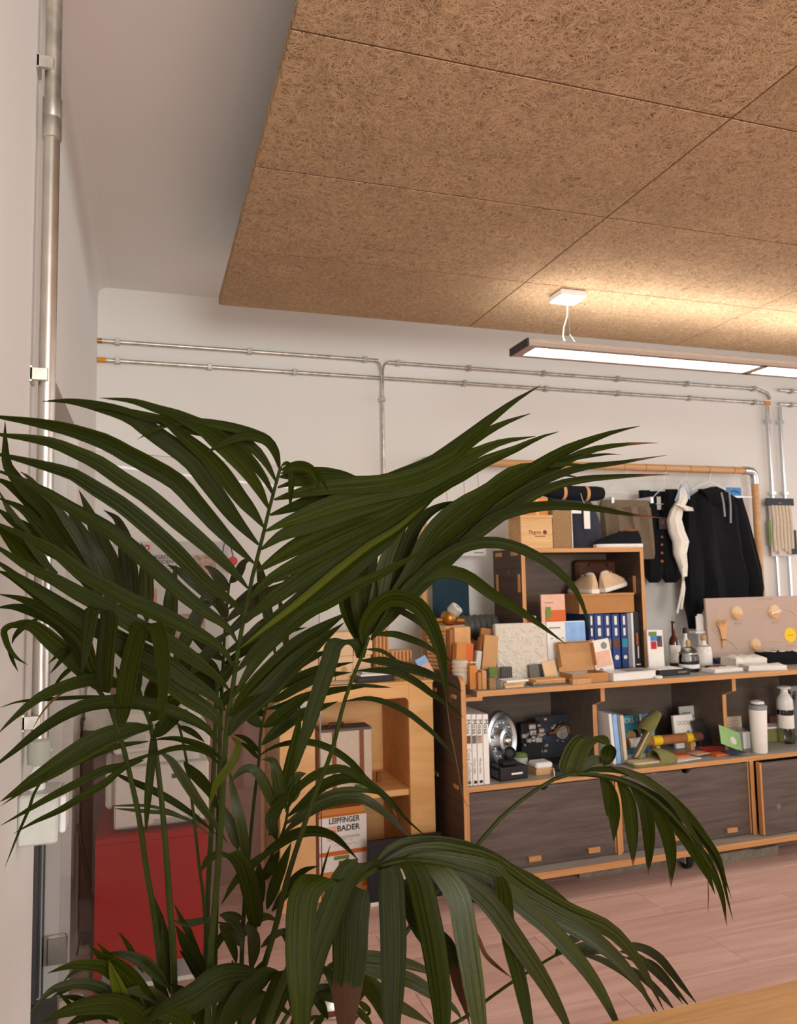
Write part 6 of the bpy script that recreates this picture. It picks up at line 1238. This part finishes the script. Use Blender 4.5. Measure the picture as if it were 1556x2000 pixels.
LEAVES = '''
A|19|1.12|1.02|n|547,908 540,880 525,860 500,848 440,832 371,824 319,832 268,858
A|20|1.12|1.05|n|546,918 538,885 522,862 499,853 475,852 435,866 396,889
A|24|1.12|1.02|n|540,943 523,910 500,880 465,855 430,842 393,829 347,811 308,799 257,783 193,777
A|24|1.12|1.02|n|535,970 517,935 490,900 460,872 425,850 390,840 355,834 321,822 270,809 218,797 167,796
A|26|1.12|1.04|n|525,995 505,955 480,920 450,890 419,863 387,838 320,808
A|32|1.12|1.02|n|515,1030 497,1005 465,966 433,922 401,888 353,848 320,822 288,808
A|37|1.12|1.02|n|505,1064 465,1020 433,978 398,930 369,895 311,853 290,838 249,811 180,791 128,783 82,784
A|36|1.12|1.02|n|496,1100 481,1087 433,1039 385,985 346,942 289,908 240,882 208,864 144,842 103,832 51,822 0,815 -40,808
A|34|1.12|1.02|n|484,1149 465,1126 417,1078 353,1023 289,969 244,940 192,904 154,886 103,865 51,855 0,849 -40,842
A|33|1.13|1.02|n|473,1203 459,1181 401,1136 353,1087 305,1042 240,988 180,950 144,927 103,914 51,900 0,888 -40,880
A|32|1.13|1.02|n|463,1255 444,1224 403,1196 351,1155 300,1108 231,1048 180,1015 139,992 98,966 64,948 26,930 0,921 -30,910
A|33|1.14|1.02|n|454,1301 436,1270 390,1239 339,1212 300,1193 257,1175 206,1146 154,1115 103,1074 51,1048 0,1025 -30,1010
A|33|1.15|1.04|n|447,1347 423,1322 377,1286 331,1255 257,1218 219,1193 154,1159 103,1130 51,1105 0,1072 -40,1050
A|38|1.16|1.05|n|440,1388 416,1360 364,1327 326,1298 231,1250 165,1212 116,1180 64,1146 26,1121 0,1100 -30,1085
A|34|1.17|1.12|n|435,1427 416,1396 364,1360 326,1329 275,1300 231,1270 190,1240
A|27|1.18|1.06|n|432,1458 403,1422 351,1394 300,1378 270,1372 219,1370 167,1378 116,1401 64,1437 26,1468 0,1488 -30,1512
A|13|1.12|1.08|n|549,912 556,905 565,909 569,937 567,976 567,996
A|22|1.12|1.10|n|549,918 577,911 598,913 613,925 619,940 621,960
A|13|1.12|1.08|n|547,925 585,913 607,916 625,932 643,962
A|26|1.12|1.2|n|546,932 577,927 623,924 667,926 700,932
A|32|1.12|1.3|n|542,952 564,945 616,940 680,944 744,943 783,930 834,909 860,894 919,849 963,814 1008,781 1055,753
A|34|1.12|1.3|n|535,976 564,968 629,953 706,947 770,940 834,919 886,893 919,862 978,829 1037,807
A|36|1.12|1.3|n|527,1006 577,989 629,973 706,960 770,950 834,929 886,908 919,885 957,870 987,858 1005,854
A|37|1.12|1.3|n|519,1037 577,1012 654,983 731,963 808,947 860,926 919,890 978,864 1046,852
A|38|1.12|1.3|n|510,1073 551,1045 603,1025 680,996 757,973 821,947 873,919 940,872
A|40|1.12|1.3|n|501,1117 551,1084 603,1055 680,1019 757,989 808,968 860,940 935,885
A|38|1.13|1.32|n|488,1170 526,1132 603,1091 680,1050 757,1009 821,971 873,940 900,927 949,900 1008,876 1052,855 1091,843
A|38|1.13|1.3|n|480,1216 500,1194 577,1138 654,1086 731,1035 796,994 847,963 900,920
A|36|1.135|1.305|n|470,1265 526,1220 577,1181 654,1117 719,1066 770,1035 808,1004 847,968 880,935
A|15|1.125|1.29|y|470,1265 526,1220 577,1181 654,1117 719,1066 770,1035 808,1004 847,968 880,935
A|38|1.14|1.3|n|462,1311 500,1272 551,1230 603,1185 654,1143 706,1096 757,1055 796,1014 834,981
A|28|1.14|1.28|n|457,1360 500,1290 550,1235 603,1194 641,1176 693,1145 757,1114 808,1086 842,1069
A|44|1.15|1.27|n|450,1399 480,1363 531,1311 583,1260 634,1224 680,1195
A|40|1.16|1.27|n|447,1437 467,1401 519,1352 570,1299 621,1255 672,1216
B|34|1.27|1.2|n|711,1264 709,1230 729,1194 754,1172 775,1168 800,1174 824,1192 844,1228 860,1271 867,1318 871,1364
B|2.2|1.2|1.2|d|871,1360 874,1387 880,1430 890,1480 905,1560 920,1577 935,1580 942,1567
B|34|1.28|1.2|nh|704,1285 703,1262 692,1251 672,1250 653,1258 644,1288 631,1328 613,1382 600,1426 589,1455 576,1508
B|30|1.29|1.34|n|705,1260 690,1220 676,1180 672,1140 690,1100
B|34|1.29|1.36|n|708,1250 705,1200 700,1150 705,1090 714,1040
B|38|1.29|1.38|b|711,1245 719,1168 719,1117 726,1081 740,1030
B|36|1.29|1.38|b|713,1250 737,1176 747,1130 762,1078 780,1045 802,1005
B|32|1.29|1.4|n|714,1245 745,1180 770,1130 790,1081 808,1035 834,1004 868,986 910,978
B|31|1.29|1.42|n|716,1240 760,1180 801,1117 829,1060 860,1019 900,986 949,959 978,935 1008,917 1052,910 1111,907 1150,908
B|34|1.29|1.44|n|718,1235 760,1180 800,1120 840,1072 880,1036 920,1004 950,978 978,956 1023,929 1067,900 1111,876 1156,858 1200,843 1250,832
B|26|1.29|1.46|t|718,1240 760,1190 800,1135 860,1075 930,1010 1000,960 1060,925 1111,897 1150,880 1200,870 1245,866 1286,865
B|11|1.4|1.45|t|980,968 1020,945 1060,925 1111,898 1156,890 1190,887 1214,889
B|22|1.29|1.46|t|720,1240 770,1185 810,1140 880,1070 950,1010 1023,960 1081,930 1141,912 1200,905 1250,897 1302,889
B|22|1.29|1.46|t|722,1240 770,1190 815,1145 880,1085 950,1030 1020,980 1080,950 1141,936 1200,931 1260,928 1309,927
B|11|1.4|1.44|t|940,1000 980,965 1010,945 1050,928 1081,927 1111,929 1136,934
B|24|1.29|1.42|t|724,1245 780,1190 820,1150 890,1080 950,1022 1000,1000 1052,989 1111,988 1170,994 1229,1005 1270,1009 1294,1012
B|32|1.29|1.36|n|724,1250 767,1195 818,1140 870,1090 921,1045 980,1013
B|24|1.28|1.34|n|728,1240 770,1180 820,1125 860,1093 904,1068 949,1059 984,1062 1023,1074 1067,1098 1102,1127 1126,1157 1144,1200 1155,1255
B|26|1.28|1.34|n|730,1235 780,1170 806,1140 831,1126 857,1118 883,1117 914,1127 947,1151 973,1169 1000,1184 1040,1210 1105,1258
B|13|1.3|1.32|n|730,1215 765,1192 790,1197 830,1225 865,1275 883,1294
B|14|1.29|1.32|n|725,1240 765,1238 795,1246 826,1258 847,1271 880,1292
B|8|1.28|1.3|n|715,1268 744,1271 770,1287 790,1302
B|20|1.27|1.3|n|704,1290 747,1291 780,1300 818,1310 857,1325 903,1350
B|15|1.27|1.3|n|697,1310 744,1309 780,1315 818,1336 844,1356 878,1379 906,1402
B|7|1.26|1.3|n|683,1338 716,1339 765,1343
B|12|1.26|1.3|n|672,1370 716,1364 754,1372 793,1390 826,1415 854,1440 907,1500
C|21|1.53|1.5|b|447,1155 429,1131 411,1112 398,1105
C|19|1.54|1.5|b|448,1139 465,1119 477,1098 492,1093
C|22|1.53|1.48|bh|440,1206 434,1188 421,1176 403,1178 390,1203 382,1245
C|27|1.53|1.48|b|440,1195 421,1170 390,1144 351,1116 326,1102
C|15|1.54|1.6|b|444,1191 495,1152 518,1137 557,1129 580,1126
C|20|1.54|1.6|b|440,1216 467,1191 506,1165 557,1142 590,1135
C|20|1.54|1.6|b|436,1245 495,1193 547,1165 590,1150
C|19|1.54|1.6|b|434,1280 480,1250 513,1219 552,1196 600,1180
C|18|1.54|1.6|n|433,1300 480,1270 540,1240 600,1225
C|22|1.5|1.55|b|503,1092 511,1131 516,1165 526,1214 531,1247 540,1290
C|17|1.5|1.55|b|545,1170 554,1209 557,1245 562,1290
C|22|1.52|1.5|n|436,1290 410,1270 380,1240 350,1215
C|22|1.52|1.5|n|432,1350 405,1330 370,1305 340,1280
D|35|1.25|1.18|n|195,1350 144,1290 108,1259 64,1223 26,1221 0,1231
D|31|1.25|1.18|n|190,1330 165,1290 144,1246 108,1211 64,1193 26,1185 -10,1187
D|27|1.25|1.19|n|200,1345 180,1300 165,1256 144,1229 116,1208 77,1185 39,1169 -5,1160
D|30|1.25|1.19|n|165,1270 129,1205 98,1177 64,1151 26,1128 -10,1112
D|12|1.2|1.16|n|60,1212 20,1222 8,1232 10,1246 18,1267 33,1285 55,1299
D|8|1.2|1.17|n|12,1240 23,1285 36,1313
D|12|1.2|1.17|n|75,1208 44,1226 28,1244 23,1259
D|36|1.12|1.0|nh|206,1352 204,1300 210,1240 213,1205 205,1190 190,1188 178,1196 175,1222 169,1260 161,1311
D|36|1.13|1.0|nh|236,1414 244,1357 252,1306 264,1256 275,1226 290,1217 306,1224 314,1254 320,1306 319,1347 316,1383 314,1419
D|35|1.30|1.36|b|250,1200 226,1133 213,1094 195,1056 180,1017 170,991 154,957
D|35|1.32|1.38|b|262,1220 254,1146 249,1094 244,1056 235,1030 226,1012 202,996
D|30|1.32|1.38|b|287,1215 285,1160 285,1120 283,1081 275,1060
D|30|1.34|1.4|b|327,1270 330,1230 334,1164 339,1133 344,1102
D|27|1.36|1.42|b|339,1299 357,1260 377,1216 390,1183 403,1149
D|25|1.36|1.42|b|372,1317 398,1286 423,1255 446,1232
D|32|1.28|1.24|b|200,1160 175,1107 154,1069 136,1038 111,1004 85,973 59,935 39,921
D|36|1.30|1.28|b|225,1190 206,1133 190,1094 167,1056 149,1022 129,985
D|27|1.26|1.15|n|170,1110 116,1038 85,991 57,966 28,930 13,904 10,863 10,822
D|31|1.26|1.16|n|160,1105 129,1068 103,1030 85,1007 51,973 15,945 -20,930
D|25|1.26|1.17|n|180,1153 141,1107 103,1058 67,1017 39,991 -10,970
D|19|1.24|1.17|b|113,1120 90,1102 64,1063 39,1027 15,991 -4,955
D|27|1.24|1.17|n|120,1095 103,1080 64,1043 26,1017 -10,990
D|40|1.24|1.17|n|90,1125 64,1099 51,1081 26,1056 -10,1025
D|24|1.27|1.2|b|200,1175 180,1150 154,1110 120,1070 80,1045
D|14|1.28|1.25|b|215,1190 190,1160 160,1120 130,1090
U|23|1.28|1.15|n|275,1365 231,1336 180,1327 129,1339 77,1362 26,1403 -5,1434
U|8|1.28|1.17|n|225,1363 180,1361 103,1365 39,1370 -5,1384
U|42|1.27|1.14|n|297,1421 257,1424 206,1440 154,1468 105,1500 60,1528 0,1566
U|14|1.27|1.16|n|290,1448 230,1457 180,1475 130,1497 90,1515 40,1548 0,1575
U|17|1.27|1.16|n|300,1470 270,1483 240,1496 204,1504 170,1521 136,1537 85,1564 51,1584 0,1613
U|15|1.27|1.17|n|280,1485 240,1501 204,1530 170,1550 119,1581 68,1605 25,1629
U|6|1.18|1.15|n|95,1505 68,1547 56,1581 34,1632 8,1698
U|9|1.25|1.2|n|160,1250 118,1276 93,1297
U|9|1.25|1.2|n|150,1255 126,1281 111,1300 96,1317
U|10|1.25|1.2|n|165,1275 144,1300 121,1321 100,1347
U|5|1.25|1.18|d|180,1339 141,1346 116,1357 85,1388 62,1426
U|17|1.26|1.24|nh|299,1437 299,1460 295,1494 291,1533 287,1581 285,1625
U|32|1.27|1.3|n|293,1408 316,1384 342,1368 370,1355
U|28|1.27|1.3|n|300,1440 320,1418 345,1398 365,1385
U|30|1.27|1.3|n|288,1385 300,1345 318,1310 330,1290
U|26|1.27|1.22|n|272,1350 262,1300 258,1260 252,1230
U|22|1.27|1.24|n|284,1390 262,1360 240,1330 225,1300
A|12|1.2|1.25|n|432,1482 401,1459 353,1444 324,1442 295,1446
A|11|1.2|1.22|n|430,1494 401,1469 362,1460 333,1463 306,1472 276,1479 247,1490
A|18|1.17|1.15|y|452,1440 465,1452 459,1478 444,1503 421,1534 409,1578
V|19|1.36|1.42|b|310,1467 333,1484 353,1513 372,1542 391,1571 420,1610 445,1648
V|14|1.36|1.42|n|222,1510 260,1527 295,1542 333,1562 368,1585 391,1602 425,1632
V|6|1.36|1.4|b|218,1574 268,1573 295,1575 333,1585 372,1604 407,1629
V|8|1.36|1.4|b|224,1579 291,1585 333,1589 382,1608 420,1641
V|22|1.38|1.42|n|359,1488 372,1504 391,1523 411,1548 426,1585
V|12|1.38|1.42|n|349,1415 325,1405 300,1418
V|12|1.38|1.42|n|349,1418 375,1430 400,1450
W|24|1.45|1.48|n|424,1330 410,1300 385,1275
W|24|1.45|1.48|n|423,1350 395,1330 360,1310
W|24|1.45|1.5|n|424,1340 445,1310 470,1290
W|22|1.45|1.5|n|422,1385 450,1355 480,1335
W|22|1.45|1.48|n|421,1400 400,1380 370,1365
E|23|1.48|1.52|n|528,1352 544,1336 583,1297 621,1279 645,1270
E|17|1.48|1.52|n|526,1358 570,1329 621,1307 665,1298 691,1293
E|19|1.48|1.52|n|522,1370 544,1364 583,1341 634,1320 688,1313
E|17|1.48|1.52|n|519,1385 557,1377 596,1361 660,1347 722,1340
E|27|1.48|1.52|n|514,1420 544,1399 583,1369 612,1350
E|25|1.47|1.52|n|511,1455 531,1436 570,1405 608,1388 660,1370
E|14|1.47|1.5|n|508,1475 531,1460 570,1450 608,1450 647,1463 686,1490 714,1523 740,1544 766,1567 791,1598 838,1639
E|23|1.48|1.5|n|512,1420 495,1405 477,1386 458,1365
E|16|1.48|1.5|n|518,1395 503,1388 490,1372
E|11|1.47|1.5|n|508,1470 480,1443 455,1434
E|10|1.47|1.5|n|505,1482 485,1460 465,1448
F|17|1.42|1.44|t|557,1586 583,1539 621,1511 660,1501 689,1510 714,1529 740,1549 760,1577
F|21|1.42|1.44|t|560,1596 596,1565 634,1532 673,1520 704,1521 727,1536 755,1559 778,1603
F|17|1.42|1.44|b|554,1611 596,1583 634,1557 673,1544 714,1544 750,1554
F|21|1.42|1.44|b|552,1629 583,1601 621,1575 660,1561 704,1559 735,1575 766,1600 791,1626 808,1641
F|21|1.42|1.38|b|547,1590 529,1560 513,1524 498,1505 480,1501 459,1516 444,1534
F|26|1.42|1.4|b|557,1580 547,1545 539,1503 529,1484 511,1484
F|25|1.41|1.42|n|526,1632 539,1586 557,1534 572,1470 583,1413 585,1373
F|29|1.42|1.42|b|565,1570 572,1545 580,1518 598,1510
F|21|1.40|1.42|b|482,1690 475,1637 465,1586 454,1539 448,1503
F|23|1.40|1.42|b|465,1660 455,1625 440,1590 425,1560
F|21|1.34|1.3|n|500,1683 531,1658 570,1632 608,1623 642,1629 668,1647 700,1680
F|17|1.34|1.28|n|535,1656 490,1690 459,1722 431,1768
F|35|1.34|1.28|nh|500,1810 495,1766 485,1722 473,1688 455,1668 434,1666 408,1678 393,1701
F|27|1.36|1.36|n|498,1790 506,1727 506,1680
F|23|1.38|1.4|n|521,1776 537,1727 557,1676 569,1645
F|19|1.38|1.38|n|531,1780 560,1740 578,1714 596,1699 622,1691
F|24|1.38|1.4|n|540,1640 530,1600 545,1570 560,1545
F|22|1.38|1.4|n|512,1720 530,1690 545,1660
G|5|1.2|1.22|n|622,1735 633,1690 646,1647
G|58|1.10|.99|nh|690,1722 660,1716 625,1717 603,1732 591,1760 587,1812 585,1869 588,1939 589,2000 590,2070
G|52|1.10|.99|nh|735,1688 713,1682 693,1690 673,1716 656,1756 634,1812 614,1869 597,1939 583,2000 568,2060
G|70|1.11|1.04|wh|705,1735 692,1755 686,1790 684,1826 682,1883 677,1925 676,1962 675,2000 673,2040
G|52|1.11|1.0|nh|748,1694 758,1690 764,1715 765,1756 768,1826 768,1897 766,1953 765,2000 762,2090
G|50|1.11|1.02|nh|785,1686 802,1690 820,1722 831,1770 843,1826 854,1897 861,1953 863,2000 866,2090
G|47|1.12|1.05|bh|829,1686 854,1697 880,1727 897,1758 905,1798 914,1855 925,1925 936,2000 947,2090
G|32|1.13|1.10|nh|975,1712 984,1745 988,1793 1000,1857 1016,1921 1032,2000 1042,2070
G|22|1.12|1.3|b|732,1688 753,1662 779,1648 807,1643 843,1643 881,1647 920,1657 960,1673 996,1696 1045,1719 1093,1751 1145,1795
G|40|1.12|1.32|b|740,1690 766,1676 804,1662 856,1661 907,1672 960,1688 1029,1736 1077,1765 1125,1789 1173,1806 1205,1828 1231,1857 1253,1889 1270,1921 1297,1975
G|40|1.12|1.3|b|781,1684 817,1674 881,1681 960,1703 996,1738 1045,1767 1093,1793 1141,1819 1189,1857 1221,1889 1253,1931 1282,1985
G|36|1.12|1.22|b|800,1682 860,1690 930,1714 990,1744 1035,1780 1070,1809 1109,1851 1141,1889 1173,1937 1205,2000 1228,2060
G|38|1.12|1.18|b|830,1690 870,1698 926,1737 964,1774 996,1819 1029,1867 1061,1915 1086,1960 1106,2000 1125,2060
G|34|1.12|1.24|b|760,1684 830,1668 900,1683 960,1712 1010,1752 1050,1795
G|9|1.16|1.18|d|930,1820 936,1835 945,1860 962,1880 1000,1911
G|28|1.15|1.12|w|780,1725 800,1784 830,1810 874,1846 885,1883 894,1925 908,1968 918,2005
G|30|1.14|1.14|nh|770,1720 790,1740 800,1775 812,1810 830,1850
I|24|1.26|1.3|b|639,1886 687,1872 730,1870 786,1880 829,1894 870,1915
I|27|1.26|1.32|b|690,1885 707,1891 758,1903 800,1914 843,1939 885,1968 905,1996
I|25|1.26|1.32|b|690,1890 704,1905 730,1925 758,1953 800,1976 846,2003
I|25|1.25|1.28|n|695,1900 707,1917 735,1953 752,1990 760,2020
I|19|1.25|1.24|n|625,1885 645,1905 656,1939 663,1972
I|15|1.26|1.26|b|617,1928 645,1931 665,1945
I|15|1.26|1.26|b|617,1942 653,1951 680,1965
I|14|1.28|1.3|n|690,1965 715,1990 730,2010
I|12|1.28|1.3|t|700,1955 720,1975 713,1985
I|14|1.28|1.3|n|610,2010 630,1985 640,1978
K|46|1.56|1.52|bh|1108,1512 1117,1487 1132,1456 1150,1441 1172,1443 1190,1455
K|30|1.54|1.55|n|1190,1453 1187,1474 1178,1496
K|20|1.56|1.56|b|1125,1510 1150,1488 1172,1484 1190,1494
K|15|1.56|1.66|n|1114,1511 1153,1503 1201,1503 1233,1511 1265,1525 1285,1540 1313,1561 1346,1593 1378,1635 1403,1673 1416,1718 1429,1757
K|15|1.56|1.62|b|1191,1496 1236,1512 1281,1538 1313,1567 1336,1599 1355,1631 1375,1663 1378,1688
K|15|1.56|1.66|n|1127,1514 1185,1517 1233,1532 1281,1557 1320,1586 1355,1619 1384,1657 1407,1699 1419,1750 1431,1798
K|14|1.58|1.58|t|1172,1517 1182,1545 1185,1574 1187,1601
K|26|1.58|1.58|n|1180,1517 1191,1545 1198,1580 1199,1618 1198,1643
K|28|1.58|1.58|t|1205,1522 1223,1554 1231,1593 1235,1641 1236,1693
K|26|1.59|1.58|t|1231,1533 1256,1570 1265,1609 1267,1657 1265,1710
K|28|1.59|1.58|t|1247,1543 1281,1580 1301,1625 1310,1673 1310,1733
K|24|1.6|1.6|n|1263,1555 1307,1596 1339,1638 1365,1680 1384,1715 1396,1747
K|17|1.6|1.62|t|1295,1584 1346,1638 1375,1672 1394,1708 1410,1753 1419,1810
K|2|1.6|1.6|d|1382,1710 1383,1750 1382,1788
J|17|1.55|1.58|b|1083,1867 1099,1847 1125,1831 1144,1827 1170,1838
J|15|1.55|1.58|b|1104,1860 1144,1847 1185,1848
J|15|1.55|1.58|b|1120,1860 1144,1857 1180,1857 1204,1875
J|17|1.57|1.56|b|1205,1842 1253,1851 1286,1870 1311,1899 1334,1928 1362,1962
J|15|1.57|1.56|b|1210,1858 1237,1864 1270,1889 1302,1921 1334,1962
J|15|1.57|1.55|b|1215,1885 1250,1905 1286,1937 1320,1976
J|13|1.56|1.55|b|1130,1862 1175,1875 1221,1902 1253,1934 1288,1982
J|14|1.57|1.56|b|1220,1870 1275,1885 1320,1935 1348,1968
M|31|1.19|1.14|y|262,2060 250,1998 235,1944 219,1900 212,1873
M|38|1.2|1.08|n|330,2050 278,1996 260,1978 225,1962 176,1963 124,1977 78,2000
M|21|1.2|1.08|b|280,2000 240,1960 214,1939 183,1924 150,1921 111,1929 86,1947 58,1980
M|10|1.18|1.1|b|180,1923 150,1924 117,1939 93,1954
M|35|1.22|1.14|n|320,2020 299,1978 284,1957 260,1918 227,1885 194,1865 173,1844
M|13|1.22|1.14|n|260,1915 230,1885 209,1862 188,1840
M|23|1.24|1.2|b|330,1930 294,1890 273,1875 240,1864 207,1861
M|11|1.22|1.18|n|280,1900 263,1870 250,1846 231,1819
M|25|1.22|1.1|n|290,1985 271,1957 240,1918 204,1890 176,1885 137,1886 92,1901
M|10|1.2|1.12|b|185,1886 150,1895 123,1917
M|8|1.15|1.1|n|165,2000 140,1965 104,1929
M|26|1.24|1.2|n|310,1960 270,1930 235,1910 205,1895
Q|36|1.22|1.14|n|515,1905 465,1898 420,1908 380,1936 317,1972 278,2008
Q|34|1.22|1.16|n|490,1922 431,1936 380,1960 340,1985 312,2006
Q|42|1.22|1.14|n|545,1900 521,1903 491,1926 465,1958 439,2002 420,2050
Q|48|1.22|1.12|nh|580,1892 565,1897 549,1922 534,1961 516,2003 505,2060
Q|33|1.22|1.24|n|431,2040 431,2000 447,1948 455,1897 453,1874
Q|19|1.3|1.32|b|431,1787 455,1799 470,1825 473,1860
Q|19|1.3|1.32|t|429,1807 447,1833 457,1858 462,1886
Q|25|1.3|1.32|b|478,1808 493,1825 496,1858 488,1900
Q|13|1.3|1.32|b|509,1851 534,1828 560,1817 585,1816
Q|17|1.32|1.32|t|545,1815 560,1828 565,1846 561,1870
D|23|1.3|1.34|n|338,1950 330,1880 317,1816 298,1744
U|27|1.3|1.34|n|404,1925 389,1885 363,1844 342,1806
V|12|1.34|1.36|n|394,1872 374,1834 356,1798 339,1764
V|14|1.36|1.38|b|340,1798 368,1803 402,1797 428,1803
E|14|1.4|1.42|b|428,1787 460,1789 480,1800
U|22|1.28|1.3|n|345,1960 330,1900 322,1840 318,1786
V|20|1.33|1.35|n|410,1960 395,1915 372,1880 350,1855
Q|30|1.22|1.24|n|470,2010 490,1975 520,1950 560,1940
Q|26|1.24|1.26|n|600,2010 580,1970 560,1945
M|30|1.2|1.16|n|380,2020 350,1985 310,1975 270,1985
Q|30|1.2|1.2|n|660,2040 680,2000 700,1985
I|10|1.25|1.25|n|590,2005 606,1990 628,1983
M|28|1.2|1.12|n|300,2030 262,1990 215,1975 165,1985 120,2010
M|24|1.22|1.16|b|345,1990 310,1950 270,1935 225,1940
M|16|1.2|1.1|n|210,1998 185,1970 150,1950 118,1945
M|18|1.24|1.22|n|330,1985 318,1940 300,1905 286,1880
Q|26|1.25|1.25|n|400,2020 385,1975 360,1940 330,1920
Q|24|1.26|1.28|n|455,2000 470,1950 500,1900 520,1870
Q|28|1.26|1.22|n|420,1990 440,1960 480,1945 530,1955 570,1985
Q|20|1.3|1.34|b|520,1990 545,1950 580,1925 620,1915
Q|22|1.24|1.22|n|360,2030 370,1980 400,1950 440,1940
I|22|1.25|1.28|b|560,2020 600,1960 640,1930 690,1920
I|20|1.26|1.3|n|640,1990 620,1950 600,1920 570,1905
V|16|1.34|1.36|n|405,1880 425,1840 450,1815 480,1808
V|14|1.36|1.36|n|400,1900 380,1850 372,1810
E|18|1.44|1.44|b|475,1830 495,1800 520,1790 545,1800
E|18|1.44|1.42|b|474,1850 450,1815 425,1800
'''
for ln_ in LEAVES.strip().split('\n'):
    if not ln_.strip(): continue
    k_, w_, d0, d1, fl_, pts = ln_.split('|'); leaf(k_, float(w_), float(d0), float(d1), MK[fl_[0]], fl_[1:], parse(pts))
# lettering curves become plain meshes so that each is its own real object
dg = bpy.context.evaluated_depsgraph_get()
for o in [o for o in COL.objects if o.type == 'FONT']:
    me = bpy.data.meshes.new_from_object(o.evaluated_get(dg)); c = bpy.data.objects.new('lettering', me); COL.objects.link(c)
    c.parent = o.parent; c.location = o.location; c.rotation_euler = o.rotation_euler; c.scale = o.scale
    bpy.data.objects.remove(o)
